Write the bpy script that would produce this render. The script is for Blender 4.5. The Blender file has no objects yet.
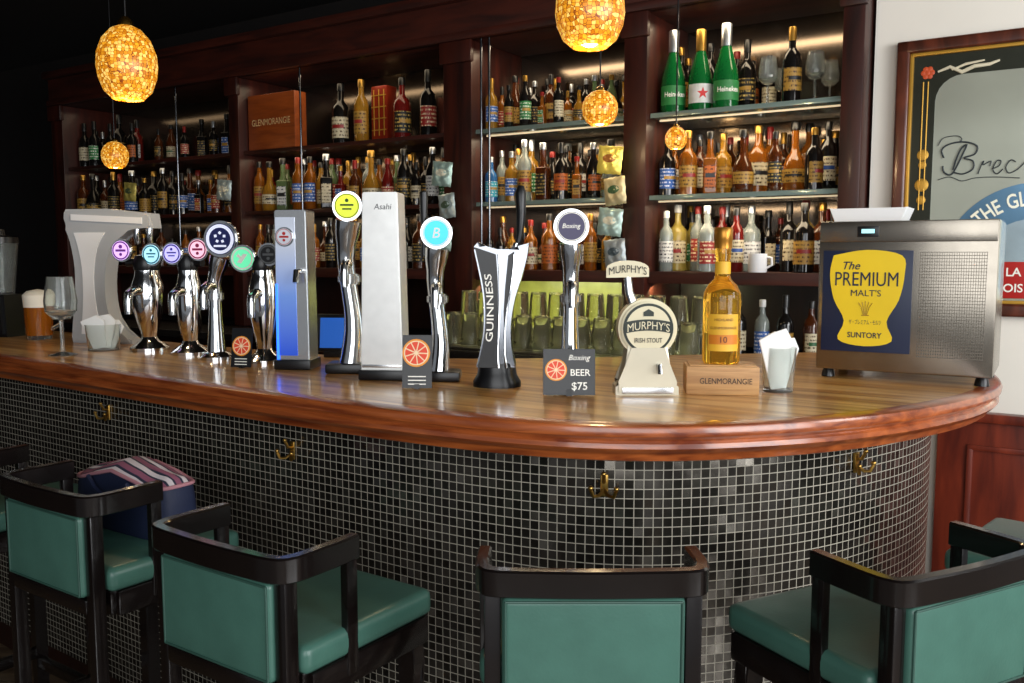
import bpy, bmesh, math, random
from mathutils import Vector, Matrix
random.seed(7)
SC = bpy.context.scene
C = SC.collection
PI = math.pi
# ------------------------------------------------------------------ camera maths (used once to survey the place)
F = 900.0
PIT = math.atan(86.5/F)
CAM = Vector((0, 0, 1.41))
FW = Vector((0, math.cos(PIT), -math.sin(PIT)))
UP = Vector((0, math.sin(PIT), math.cos(PIT)))
def ray(px, py): return Vector((1, 0, 0))*((px-512)/F) + FW + UP*((341.5-py)/F)
def PZ(px, py, z):
    r = ray(px, py); return CAM + r*((z-CAM.z)/r.z)
def PD(px, py, d): return CAM + ray(px, py)*d
def depth(P): return (Vector(P)-CAM).dot(FW)
def proj(P):
    v = Vector(P)-CAM; d = v.dot(FW)
    return 512+F*v.x/d, 341.5-F*v.dot(UP)/d, d
TH = math.atan(.654)
BO = Vector((0, 4.21, 0))
BU = Vector((math.cos(TH), -math.sin(TH), 0)); BN = Vector((math.sin(TH), math.cos(TH), 0))
def PB(px, py, w=0):
    r = ray(px, py); t = (w-(CAM-BO).dot(BN))/r.dot(BN)
    P = CAM+r*t
    return (P-BO).dot(BU), P.z
def WB(s, w, z): return BO+BU*s+BN*w+Vector((0, 0, z))

# ------------------------------------------------------------------ materials
def lin(h):
    h = h.lstrip('#'); o = []
    for i in (0, 2, 4):
        c = int(h[i:i+2], 16)/255
        o.append(c/12.92 if c <= .04045 else ((c+.055)/1.055)**2.4)
    return (o[0], o[1], o[2], 1)
MATS = {}
def mk(name, hexc, rough=.4, metal=0, trans=0, es=0, coat=0, var=.12, scale=9, ior=1.45, ecol=None, bump=0, bscale=180, bdist=.002):
    if name in MATS: return MATS[name]
    m = bpy.data.materials.new(name); m.use_nodes = True
    nt = m.node_tree; b = nt.nodes['Principled BSDF']
    b.inputs['Roughness'].default_value = rough; b.inputs['Metallic'].default_value = metal
    b.inputs['Transmission Weight'].default_value = trans; b.inputs['IOR'].default_value = ior
    b.inputs['Coat Weight'].default_value = coat; b.inputs['Coat Roughness'].default_value = .08
    c = lin(hexc)
    tc = nt.nodes.new('ShaderNodeTexCoord'); n = nt.nodes.new('ShaderNodeTexNoise')
    n.inputs['Scale'].default_value = scale; n.inputs['Detail'].default_value = 4
    nt.links.new(tc.outputs['Object'], n.inputs['Vector'])
    r = nt.nodes.new('ShaderNodeValToRGB')
    r.color_ramp.elements[0].position = .3; r.color_ramp.elements[1].position = .7
    r.color_ramp.elements[0].color = tuple(v*(1-var) for v in c[:3])+(1,)
    r.color_ramp.elements[1].color = tuple(min(1, v*(1+var)) for v in c[:3])+(1,)
    nt.links.new(n.outputs['Fac'], r.inputs['Fac']); nt.links.new(r.outputs['Color'], b.inputs['Base Color'])
    if es:
        b.inputs['Emission Color'].default_value = lin(ecol or hexc); b.inputs['Emission Strength'].default_value = es
    if bump:
        bp = nt.nodes.new('ShaderNodeBump'); bp.inputs['Strength'].default_value = bump; bp.inputs['Distance'].default_value = bdist
        n2 = nt.nodes.new('ShaderNodeTexNoise'); n2.inputs['Scale'].default_value = bscale
        nt.links.new(tc.outputs['Object'], n2.inputs['Vector'])
        nt.links.new(n2.outputs['Fac'], bp.inputs['Height']); nt.links.new(bp.outputs['Normal'], b.inputs['Normal'])
    MATS[name] = m; return m
def wood(name, d, l, rough=.3, coat=0, rot=0, sc=(1.2, 14, 14), lo=.32, hi=.68, mid=None):
    m = bpy.data.materials.new(name); m.use_nodes = True
    nt = m.node_tree; b = nt.nodes['Principled BSDF']
    tc = nt.nodes.new('ShaderNodeTexCoord')
    m1 = nt.nodes.new('ShaderNodeMapping'); m1.inputs['Rotation'].default_value = (0, 0, rot)
    m2 = nt.nodes.new('ShaderNodeMapping'); m2.inputs['Scale'].default_value = sc
    n = nt.nodes.new('ShaderNodeTexNoise'); n.inputs['Scale'].default_value = 2.2; n.inputs['Detail'].default_value = 8
    n.inputs['Distortion'].default_value = .6
    r = nt.nodes.new('ShaderNodeValToRGB')
    r.color_ramp.elements[0].position = lo; r.color_ramp.elements[1].position = hi
    r.color_ramp.elements[0].color = lin(d); r.color_ramp.elements[1].color = lin(l)
    if mid: e = r.color_ramp.elements.new((lo+hi)/2); e.color = lin(mid)
    L = nt.links.new
    L(tc.outputs['Object'], m1.inputs['Vector']); L(m1.outputs['Vector'], m2.inputs['Vector']); L(m2.outputs['Vector'], n.inputs['Vector'])
    L(n.outputs['Fac'], r.inputs['Fac']); L(r.outputs['Color'], b.inputs['Base Color'])
    b.inputs['Roughness'].default_value = rough; b.inputs['Coat Weight'].default_value = coat; b.inputs['Coat Roughness'].default_value = .12
    bp = nt.nodes.new('ShaderNodeBump'); bp.inputs['Strength'].default_value = .06; bp.inputs['Distance'].default_value = .004
    L(n.outputs['Fac'], bp.inputs['Height']); L(bp.outputs['Normal'], b.inputs['Normal'])
    return m
def tile_mat():
    m = bpy.data.materials.new('mosaic_tile'); m.use_nodes = True
    nt = m.node_tree; b = nt.nodes['Principled BSDF']; L = nt.links.new; N = nt.nodes.new
    uv = N('ShaderNodeUVMap'); uv.uv_map = 'UVMap'
    fr = N('ShaderNodeVectorMath'); fr.operation = 'FRACTION'; L(uv.outputs[0], fr.inputs[0])
    fl = N('ShaderNodeVectorMath'); fl.operation = 'FLOOR'; L(uv.outputs[0], fl.inputs[0])
    sp = N('ShaderNodeSeparateXYZ'); L(fr.outputs[0], sp.inputs[0])
    def edge(o):
        a = N('ShaderNodeMath'); a.operation = 'SUBTRACT'; L(o, a.inputs[0]); a.inputs[1].default_value = .5
        c = N('ShaderNodeMath'); c.operation = 'ABSOLUTE'; L(a.outputs[0], c.inputs[0]); return c.outputs[0]
    mx = N('ShaderNodeMath'); mx.operation = 'MAXIMUM'; L(edge(sp.outputs['X']), mx.inputs[0]); L(edge(sp.outputs['Y']), mx.inputs[1])
    gr = N('ShaderNodeMath'); gr.operation = 'GREATER_THAN'; L(mx.outputs[0], gr.inputs[0]); gr.inputs[1].default_value = .45
    wn = N('ShaderNodeTexWhiteNoise'); wn.noise_dimensions = '3D'; L(fl.outputs[0], wn.inputs['Vector'])
    cr = N('ShaderNodeValToRGB'); e = cr.color_ramp.elements
    e[0].position = 0; e[0].color = lin('#3f3b36'); e[1].position = 1; e[1].color = lin('#746f66')
    for p, c in ((.4, '#4a4640'), (.8, '#57524b')):
        x = e.new(p); x.color = lin(c)
    L(wn.outputs['Value'], cr.inputs['Fac'])
    mc = N('ShaderNodeMix'); mc.data_type = 'RGBA'; L(gr.outputs[0], mc.inputs['Factor']); L(cr.outputs['Color'], mc.inputs['A'])
    mc.inputs['B'].default_value = lin('#a09a8c'); L(mc.outputs['Result'], b.inputs['Base Color'])
    mr = N('ShaderNodeMapRange'); L(gr.outputs[0], mr.inputs['Value']); mr.inputs['To Min'].default_value = .17; mr.inputs['To Max'].default_value = .7
    L(mr.outputs[0], b.inputs['Roughness'])
    mm = N('ShaderNodeMapRange'); L(gr.outputs[0], mm.inputs['Value']); mm.inputs['To Min'].default_value = .85; mm.inputs['To Max'].default_value = 0
    L(mm.outputs[0], b.inputs['Metallic'])
    sb = N('ShaderNodeVectorMath'); sb.operation = 'SUBTRACT'; L(wn.outputs['Color'], sb.inputs[0]); sb.inputs[1].default_value = (.5, .5, .05)
    sl = N('ShaderNodeVectorMath'); sl.operation = 'SCALE'; L(sb.outputs[0], sl.inputs[0]); sl.inputs['Scale'].default_value = .11
    g = N('ShaderNodeNewGeometry')
    ad = N('ShaderNodeVectorMath'); ad.operation = 'ADD'; L(g.outputs['Normal'], ad.inputs[0]); L(sl.outputs[0], ad.inputs[1])
    nm = N('ShaderNodeVectorMath'); nm.operation = 'NORMALIZE'; L(ad.outputs[0], nm.inputs[0]); L(nm.outputs[0], b.inputs['Normal'])
    return m
def mosaic_shade():
    m = bpy.data.materials.new('mosaic_glass_shade'); m.use_nodes = True
    nt = m.node_tree; b = nt.nodes['Principled BSDF']; L = nt.links.new; N = nt.nodes.new
    tc = N('ShaderNodeTexCoord')
    v = N('ShaderNodeTexVoronoi'); v.inputs['Scale'].default_value = 100; v.inputs['Randomness'].default_value = .5; L(tc.outputs['Object'], v.inputs['Vector'])
    d = N('ShaderNodeTexVoronoi'); d.feature = 'DISTANCE_TO_EDGE'; d.inputs['Scale'].default_value = 100; d.inputs['Randomness'].default_value = .5; L(tc.outputs['Object'], d.inputs['Vector'])
    s = N('ShaderNodeSeparateColor'); L(v.outputs['Color'], s.inputs[0])
    cr = N('ShaderNodeValToRGB'); e = cr.color_ramp.elements
    e[0].color = lin('#b0620a'); e[1].color = lin('#fbd070'); x = e.new(.5); x.color = lin('#e39a22')
    L(s.outputs[0], cr.inputs['Fac'])
    gt = N('ShaderNodeMath'); gt.operation = 'GREATER_THAN'; gt.inputs[1].default_value = .05; L(d.outputs['Distance'], gt.inputs[0])
    mc = N('ShaderNodeMix'); mc.data_type = 'RGBA'; L(gt.outputs[0], mc.inputs['Factor']); mc.inputs['A'].default_value = lin('#7a380a'); L(cr.outputs['Color'], mc.inputs['B'])
    L(mc.outputs['Result'], b.inputs['Base Color']); L(mc.outputs['Result'], b.inputs['Emission Color'])
    b.inputs['Emission Strength'].default_value = .92; b.inputs['Roughness'].default_value = .3
    return m

M_TILE = tile_mat(); M_SHADE = mosaic_shade()
M_TOP = wood('counter_wood', '#9a642a', '#e2b36c', .28, .45, rot=TH, sc=(.8, 13, 13), lo=.36, hi=.64, mid='#c38c48')
M_RIM = wood('rim_wood', '#6c2c12', '#b05c2a', .3, .6, rot=TH, sc=(2, 12, 30))
M_BBW = wood('back_bar_wood', '#200905', '#43170c', .45, .12, sc=(8, 8, 1.2))
M_BBH = wood('back_bar_rail_wood', '#260c07', '#471a0e', .5, .1, sc=(1.2, 10, 10))
M_WAIN = wood('wainscot_wood', '#50180d', '#80301a', .4, .25, sc=(9, 9, 1.3))
M_FLOOR = wood('floor_wood', '#4a3c2e', '#75624c', .22, .6, sc=(1, 9, 1))
M_OAK = wood('pale_box_wood', '#9a6d40', '#c79a62', .5, 0, sc=(2, 20, 30))
M_DOOR = wood('dark_cabinet_wood', '#1a0b07', '#2d120b', .4, .2, sc=(8, 8, 1.5))
M_FRAME = wood('frame_wood', '#33160c', '#6a321f', .3, .4, sc=(9, 9, 2))
M_SIGN = wood('orange_wood', '#7c3610', '#a04c18', .45, .1, sc=(2, 14, 14))
M_BLKW = mk('black_lacquer_wood', '#100b0a', .22, coat=.4, var=.3)
M_GREEN = mk('green_leather', '#41675b', .33, var=.1, scale=14, bump=.12)
M_PIPE = mk('dark_green_leather', '#2f4e44', .4)
M_CHROME = mk('chrome', '#d4d6d8', .1, 1, var=.03)
M_DCHROME = mk('dark_chrome', '#8a8d92', .14, 1, var=.1)
M_STEEL = mk('glowing_brushed_steel', '#dededb', .34, .6, var=.05, scale=30, es=.10)  # faint emission added so the steel tower reads brighter
M_RACK = mk('rack_steel', '#b9bab8', .28, 1, var=.06, scale=30)
M_CASE = mk('dull_steel', '#8d867b', .24, .95, var=.1, scale=16)
M_SILV = mk('satin_silver', '#c9cbcc', .22, .85, var=.04)
M_BLK = mk('black_plastic', '#101012', .3, var=.2)
M_BRASS = mk('brass', '#c29a4a', .25, 1, var=.1)
M_ABRASS = mk('aged_brass', '#b08c48', .28, 1, var=.15)
M_GOLD = mk('gold_paint', '#c99a3e', .35, .5, var=.1)
M_WALL = mk('wall_paint', '#e8e3d8', .8, var=.03, scale=3)
M_DARKW = mk('dark_wall_paint', '#15100e', .8, var=.2)
M_CEIL = mk('dark_ceiling_paint', '#0d0908', .8, var=.2)
M_MIRR = mk('back_mirror', '#786c60', .13, .95, var=.05, scale=2)
M_SPLASH = mk('splash_tile_green_light', '#8f8f4c', .3, var=.2, scale=12)  # olive colour paints the yellow-green light behind the glasses into the tile
M_PICM = mk('picture_mirror_glass', '#c6cab9', .12, .5, var=.16, scale=2)
M_SHELF = mk('shelf_glass_edge', '#9fb5ac', .12, .2, trans=.4, var=.08)
M_LED = mk('led_strip', '#ffe4bc', .5, es=.6)
M_BULB = mk('warm_bulb', '#fff0c0', .4, es=14)
M_GLASS = mk('clear_glass', '#f0f5f2', .04, trans=.94, var=.01, ior=1.3)
M_GLASSG = mk('green_lit_glass', '#f7f8e0', .02, trans=.96, var=.03, ior=1.25)
M_AMBER = mk('glowing_whisky_glass', '#ffc545', .02, trans=.96, var=.03, ior=1.33, es=.05)  # weak emission added to lift the whisky against its dark background
M_BEER = mk('beer', '#c8741c', .06, trans=.6, var=.1, ior=1.33)
M_FOAM = mk('white_foam', '#f2ead8', .7, var=.03)
M_PAPER = mk('white_paper', '#e9e9e6', .7, var=.03)
M_WHITE = mk('white_enamel', '#ececec', .35, var=.02)
M_GREY = mk('pale_grey_plastic', '#aeb1b4', .35, var=.04)
M_CREAM = mk('cream_enamel', '#d9cfae', .3, var=.05)
M_NAVY = mk('navy_print', '#14203c', .4, var=.05)
M_YEL = mk('yellow_print', '#e6c51c', .4, var=.05)
M_TXTW = mk('white_print', '#f3f0e6', .5, var=.01)
M_TXTB = mk('black_print', '#0b0b0c', .5, var=.01)
M_TXTR = mk('red_print', '#b01a16', .5, var=.05)
def glow(n, h, s=.9): return mk(n, h, .3, es=s, var=.05)
M_BLUELED = glow('blue_led', '#2b6cff', 2.2)

# ------------------------------------------------------------------ mesh builder
TXC = {}
def tmesh(body, shear, bold):
    bold = 0 if 'M' in body else bold*.3
    k = (body, shear, bold)
    if k in TXC: return TXC[k]
    cu = bpy.data.curves.new('t', 'FONT'); cu.body = body; cu.shear = shear; cu.offset = bold; cu.resolution_u = 3
    o = bpy.data.objects.new('t', cu); C.objects.link(o)
    dg = bpy.context.evaluated_depsgraph_get(); dg.update()
    me = bpy.data.meshes.new_from_object(o.evaluated_get(dg))
    vs = [v.co.copy() for v in me.vertices]; fs = [list(p.vertices) for p in me.polygons]
    bpy.data.objects.remove(o); bpy.data.curves.remove(cu); bpy.data.meshes.remove(me)
    TXC[k] = (vs, fs); return TXC[k]
class MB:
    def __init__(s): s.b = bmesh.new()
    def raw(s, vs, fs, M=None):
        nv = [s.b.verts.new((M @ Vector(v)) if M else v) for v in vs]
        for f in fs:
            try: s.b.faces.new([nv[i] for i in f])
            except ValueError: pass
        return s
    def _bm(s, t, M):
        t.verts.index_update()
        vs = [v.co.copy() for v in t.verts]; fs = [[v.index for v in f.verts] for f in t.faces]; t.free()
        return s.raw(vs, fs, M)
    def box(s, c, d, rot=(0, 0, 0), bev=0, seg=2):
        t = bmesh.new(); bmesh.ops.create_cube(t, size=1)
        for v in t.verts: v.co = Vector((v.co.x*d[0], v.co.y*d[1], v.co.z*d[2]))
        if bev: bmesh.ops.bevel(t, geom=list(t.edges), offset=bev, segments=seg, affect='EDGES', profile=.6)
        M = Matrix.Translation(c) @ Matrix.Rotation(rot[2], 4, 'Z') @ Matrix.Rotation(rot[1], 4, 'Y') @ Matrix.Rotation(rot[0], 4, 'X')
        return s._bm(t, M)
    def cyl(s, c, r, h, axis='z', r2=None, seg=24, bev=0):
        t = bmesh.new(); bmesh.ops.create_cone(t, cap_ends=True, segments=seg, radius1=r, radius2=r if r2 is None else r2, depth=h)
        if bev:
            ed = [e for e in t.edges if abs(e.verts[0].co.z-e.verts[1].co.z) < 1e-6]
            bmesh.ops.bevel(t, geom=ed, offset=bev, segments=2, affect='EDGES')
        M = Matrix.Translation(c)
        if axis == 'y': M = M @ Matrix.Rotation(PI/2, 4, 'X')
        if axis == 'x': M = M @ Matrix.Rotation(PI/2, 4, 'Y')
        return s._bm(t, M)
    def sph(s, c, r, sc=(1, 1, 1), seg=20):
        t = bmesh.new(); bmesh.ops.create_uvsphere(t, u_segments=seg, v_segments=seg//2+2, radius=r)
        return s._bm(t, Matrix.Translation(c) @ Matrix.Diagonal((sc[0], sc[1], sc[2], 1)))
    def lathe(s, prof, seg=24, a0=None, a1=None, c=(0, 0, 0), sc=(1, 1)):
        full = a0 is None
        n = seg if full else seg+1
        A = [2*PI*i/seg for i in range(seg)] if full else [a0+(a1-a0)*i/seg for i in range(seg+1)]
        vs = []; rows = []
        for r, z in prof:
            if r < 1e-6: rows.append([len(vs)]*n); vs.append((c[0], c[1], c[2]+z))
            else:
                rows.append(list(range(len(vs), len(vs)+n)))
                vs += [(c[0]+r*math.cos(a)*sc[0], c[1]+r*math.sin(a)*sc[1], c[2]+z) for a in A]
        fs = []
        for i in range(len(rows)-1):
            for j in range(seg):
                k = (j+1) % n
                q = [rows[i][j], rows[i][k], rows[i+1][k], rows[i+1][j]]
                u = []
                for x in q:
                    if x not in u: u.append(x)
                if len(u) > 2: fs.append(u)
        return s.raw(vs, fs)
    def tube(s, pts, r, seg=10):
        pts = [Vector(p) for p in pts]; n = len(pts); vs = []; fs = []
        rr = r if isinstance(r, (list, tuple)) else [r]*n
        ref = None
        for i, p in enumerate(pts):
            t = (pts[min(i+1, n-1)]-pts[max(i-1, 0)]).normalized()
            if ref is None: ref = t.orthogonal().normalized()
            ref = (ref-t*ref.dot(t)).normalized(); b = t.cross(ref)
            vs += [p+(ref*math.cos(2*PI*j/seg)+b*math.sin(2*PI*j/seg))*rr[i] for j in range(seg)]
        for i in range(n-1):
            for j in range(seg):
                k = (j+1) % seg
                fs.append([i*seg+j, i*seg+k, (i+1)*seg+k, (i+1)*seg+j])
        fs.append(list(range(seg))); fs.append([(n-1)*seg+j for j in range(seg)])
        return s.raw(vs, fs)
    def sweep(s, path, sec):
        P = [Vector((p[0], p[1])) for p in path]; n = len(P); m = len(sec); vs = []; fs = []
        for i, p in enumerate(P):
            t = (P[min(i+1, n-1)]-P[max(i-1, 0)]).normalized(); nr = Vector((t.y, -t.x))
            for o, z in sec: q = p+nr*o; vs.append((q.x, q.y, z))
        for i in range(n-1):
            for j in range(m):
                k = (j+1) % m
                fs.append([i*m+j, i*m+k, (i+1)*m+k, (i+1)*m+j])
        fs.append(list(range(m))); fs.append([(n-1)*m+j for j in range(m)])
        return s.raw(vs, fs)
    def prism(s, poly, y0, y1, bev=0, M=None):
        t = bmesh.new()
        a = [t.verts.new((p[0], y0, p[1])) for p in poly]; b = [t.verts.new((p[0], y1, p[1])) for p in poly]; n = len(poly)
        t.faces.new(a); t.faces.new(list(reversed(b)))
        for i in range(n): t.faces.new([a[i], b[i], b[(i+1) % n], a[(i+1) % n]])
        if bev:
            ed = [e for e in t.edges if abs(e.verts[0].co.y-e.verts[1].co.y) < 1e-7]
            bmesh.ops.bevel(t, geom=ed, offset=bev, segments=2, affect='EDGES')
        return s._bm(t, M or Matrix.Identity(4))
    def text(s, body, x, y, z, w=None, h=None, rot=0, shear=0, bold=0, wrap=None, M=None):
        vs, fs = tmesh(body, shear, bold)
        if not vs: return s
        x0 = min(v.x for v in vs); x1 = max(v.x for v in vs); y0 = min(v.y for v in vs); y1 = max(v.y for v in vs)
        sx = (w/(x1-x0)) if w else None; sy = (h/(y1-y0)) if h else None
        sx = sx or sy; sy = sy or sx
        out = []
        for v in vs:
            a = (v.x-(x0+x1)/2)*sx; b = (v.y-(y0+y1)/2)*sy
            a, b = a*math.cos(rot)-b*math.sin(rot), a*math.sin(rot)+b*math.cos(rot)
            a += x
            if wrap: out.append(Vector((wrap*math.sin(a/wrap), -wrap*math.cos(a/wrap), z+b)))
            else: out.append(Vector((a, y, z+b)))
        return s.raw(out, fs, M)
    def build(s, name, mat, parent=None, flat=False):
        bmesh.ops.recalc_face_normals(s.b, faces=list(s.b.faces))
        me = bpy.data.meshes.new(name); s.b.to_mesh(me); s.b.free()
        if not flat and len(me.polygons):
            me.polygons.foreach_set('use_smooth', [True]*len(me.polygons)); me.set_sharp_from_angle(angle=.65)
        me.materials.append(mat)
        return link(name, me, parent)
def link(name, me, parent=None):
    o = bpy.data.objects.new(name, me); C.objects.link(o)
    if parent is not None: o.parent = parent
    return o
def tag(o, label, cat, group=None):
    o['label'] = label; o['category'] = cat
    if group: o['group'] = group
    return o
def thing(name, label, cat, loc=(0, 0, 0), rz=0, group=None):
    o = bpy.data.objects.new(name, None); C.objects.link(o); o.empty_display_size = .05
    o.location = loc; o.rotation_euler = (0, 0, rz)
    return tag(o, label, cat, group)
def struct(o): o['kind'] = 'structure'; return o
def atB(o): o.location = BO; o.rotation_euler = (0, 0, -TH); return o
def spline(pts, n=12):
    P = [Vector((p[0], p[1])) for p in pts]; out = []
    for i in range(len(P)-1):
        p0 = P[max(i-1, 0)]; p1 = P[i]; p2 = P[i+1]; p3 = P[min(i+2, len(P)-1)]
        for j in range(n):
            t = j/n
            out.append(.5*((2*p1)+(p2-p0)*t+(2*p0-5*p1+4*p2-p3)*t*t+(3*p1-p0-3*p2+p3)*t**3))
    out.append(P[-1]); return out
def offset(path, o):
    out = []; n = len(path)
    for i, p in enumerate(path):
        t = (path[min(i+1, n-1)]-path[max(i-1, 0)]).normalized(); out.append(p+Vector((t.y, -t.x))*o)
    return out

# ------------------------------------------------------------------ room shell
struct(MB().box((-1.5, 3.0, -.05), (13, 11, .1)).build('floor', M_FLOOR))
struct(MB().box((-1.5, 3.0, 2.95), (13, 11, .1)).build('ceiling', M_CEIL))
S862 = PB(862, 200, 0)[0]
struct(atB(MB().box((-2.5, .55, 1.45), (11, .1, 2.9)).build('wall_back', M_DARKW)))
struct(atB(MB().box((S862+.005+1.2, .3, 1.45), (2.4, .4, 2.9)).build('wall_right', M_WALL)))
struct(MB().box((-5.4, 4.0, 1.45), (.1, 8, 2.9)).build('wall_left', M_DARKW))
ZW = PB(980, 420, .08)[1]
t = MB()
sx0 = PB(936, 480, .09)[0]
t.box((sx0+1.0, .085, ZW/2), (2.0, .03, ZW), bev=.003)
t.box((sx0+1.0, .075, ZW+.012), (2.0, .055, .035), bev=.008)
t.box((sx0+1.0, .07, .07), (2.0, .03, .14), bev=.005)
for i in range(4):
    x = sx0+.1+.2+i*.46
    for a, b in (((x, .066, ZW-.1), (.40, .012, .02)), ((x, .066, .24), (.40, .012, .02)), ((x-.19, .066, ZW/2+.07), (.02, .012, ZW-.34)), ((x+.19, .066, ZW/2+.07), (.02, .012, ZW-.34))):
        t.box(a, b, bev=.004)
struct(atB(t.build('trim_1', M_WAIN)))

# ------------------------------------------------------------------ bar counter
ZT = 1.1
def W2(px, py): p = PZ(px, py, ZT); return Vector((p.x, p.y))
A0 = W2(0, 357); A1 = W2(200, 385); dl = (A0-A1)
front = [A0+dl*2.4, A0+dl*1.2, A0, W2(100, 371), A1, W2(300, 398), W2(400, 410), W2(500, 419.5), W2(600, 425), W2(700, 425.5), W2(800, 421), W2(880, 414), W2(940, 405), W2(985, 394.5), W2(1003, 383)]
endp = [Vector(p) for p in ((1.29, 2.40), (1.315, 2.6), (1.24, 2.79), (1.05, 2.88))]
dn = dl.normalized(); bn = Vector((-dn.y, dn.x))
if bn.y < 0: bn = -bn
back = [Vector((.6, 2.80)), Vector((.1, 2.70)), Vector((-.35, 2.72)), Vector((-.85, 2.95)), A0+dl*1.2+bn*.58, A0+dl*2.4+bn*.58]
FRONT = spline(front+endp, 10)
BACK = spline([endp[-1]]+back, 8)[1:]
bar = thing('bar_counter', 'long curved bar counter with polished wooden top and dark mosaic tile front', 'bar counter')
inner = offset(FRONT, -.04)
poly = [(p.x, p.y) for p in inner]+[(p.x, p.y) for p in BACK]
t = MB(); n = len(poly)
vs = [(x, y, ZT) for x, y in poly]+[(x, y, ZT-.05) for x, y in poly]
t.raw(vs, [list(range(n)), list(range(2*n-1, n-1, -1))]+[[i, n+i, n+(i+1) % n, (i+1) % n] for i in range(n)])
t.build('countertop', M_TOP, bar)
t = MB()
sec = [(-.042, ZT+.0005), (-.012, ZT+.0005), (-.004, ZT-.003), (0, ZT-.012), (-.002, ZT-.022), (-.010, ZT-.027), (-.012, ZT-.031), (-.007, ZT-.036), (-.006, ZT-.045), (-.012, ZT-.052), (-.022, ZT-.056), (-.026, ZT-.062), (-.030, ZT-.072), (-.045, ZT-.077), (-.16, ZT-.077), (-.16, ZT-.05), (-.042, ZT-.05)]
t.sweep([(p.x, p.y) for p in FRONT], sec)
t.build('moulded_edge', M_RIM, bar)
TP = offset(FRONT, -.155)
b = bmesh.new(); uvl = b.loops.layers.uv.new('UVMap'); acc = 0; cols = []
for i, p in enumerate(TP):
    if i: acc += (TP[i]-TP[i-1]).length
    cols.append((b.verts.new((p.x, p.y, .1)), b.verts.new((p.x, p.y, ZT-.072)), acc))
PT = .0196
for i in range(len(cols)-1):
    f = b.faces.new([cols[i][0], cols[i+1][0], cols[i+1][1], cols[i][1]])
    for lp, (u, v) in zip(f.loops, ((cols[i][2], .1), (cols[i+1][2], .1), (cols[i+1][2], ZT-.072), (cols[i][2], ZT-.072))): lp[uvl].uv = (u/PT, v/PT)
me = bpy.data.meshes.new('tile_front'); b.to_mesh(me); b.free(); me.materials.append(M_TILE)
me.polygons.foreach_set('use_smooth', [True]*len(me.polygons))
link('tile_front', me, bar)
t = MB(); t.sweep([(p.x, p.y) for p in offset(FRONT, -.17)], [(0, 0), (0, .1), (-.05, .1), (-.05, 0)]); t.build('plinth', M_DOOR, bar)
t = MB(); t.sweep([(p.x, p.y) for p in BACK], [(-.03, .0), (-.03, ZT-.05), (-.06, ZT-.05), (-.06, 0)]); t.build('back_panel', M_DOOR, bar)
# hooks
for px, py, lb in ((110, 412, 'far left end of the tile front, beyond the bag'), (297, 450, 'tile front above the second stool'), (607, 485, 'tile front at the middle of the curve'), (853, 462, 'tile front under the drink dispenser')):
    best = min(TP[12:150], key=lambda p: abs(proj((p.x, p.y, 1))[0]-px))
    i = TP.index(best); tg = (TP[i+1]-TP[i-1]).normalized()
    r = ray(px, py); z = CAM.z+r.z*best.y/r.y
    h = thing('coat_hook', 'brass double coat hook on the '+lb, 'hook', (best.x, best.y, z), math.atan2(tg.y, tg.x), 'brass coat hooks along the bar front')
    MB().box((0, -.004, 0), (.016, .006, .046), bev=.003).cyl((0, -.007, .016), .0035, .004, 'y', seg=10).cyl((0, -.007, -.016), .0035, .004, 'y', seg=10).build('back_plate', M_ABRASS, h)
    for sg in (-1, 1):
        k = MB(); k.tube([(0, -.008, -.008), (sg*.01, -.018, -.018), (sg*.02, -.026, -.018), (sg*.025, -.03, -.004)], .0038, 8); k.sph((sg*.0255, -.03, .0), .0056, seg=10); k.build('prong', M_ABRASS, h)
    MB().tube([(0, -.007, .008), (0, -.018, .01), (0, -.026, .026)], .0038, 8).sph((0, -.027, .029), .0054, seg=10).build('upper_prong', M_ABRASS, h)

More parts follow.
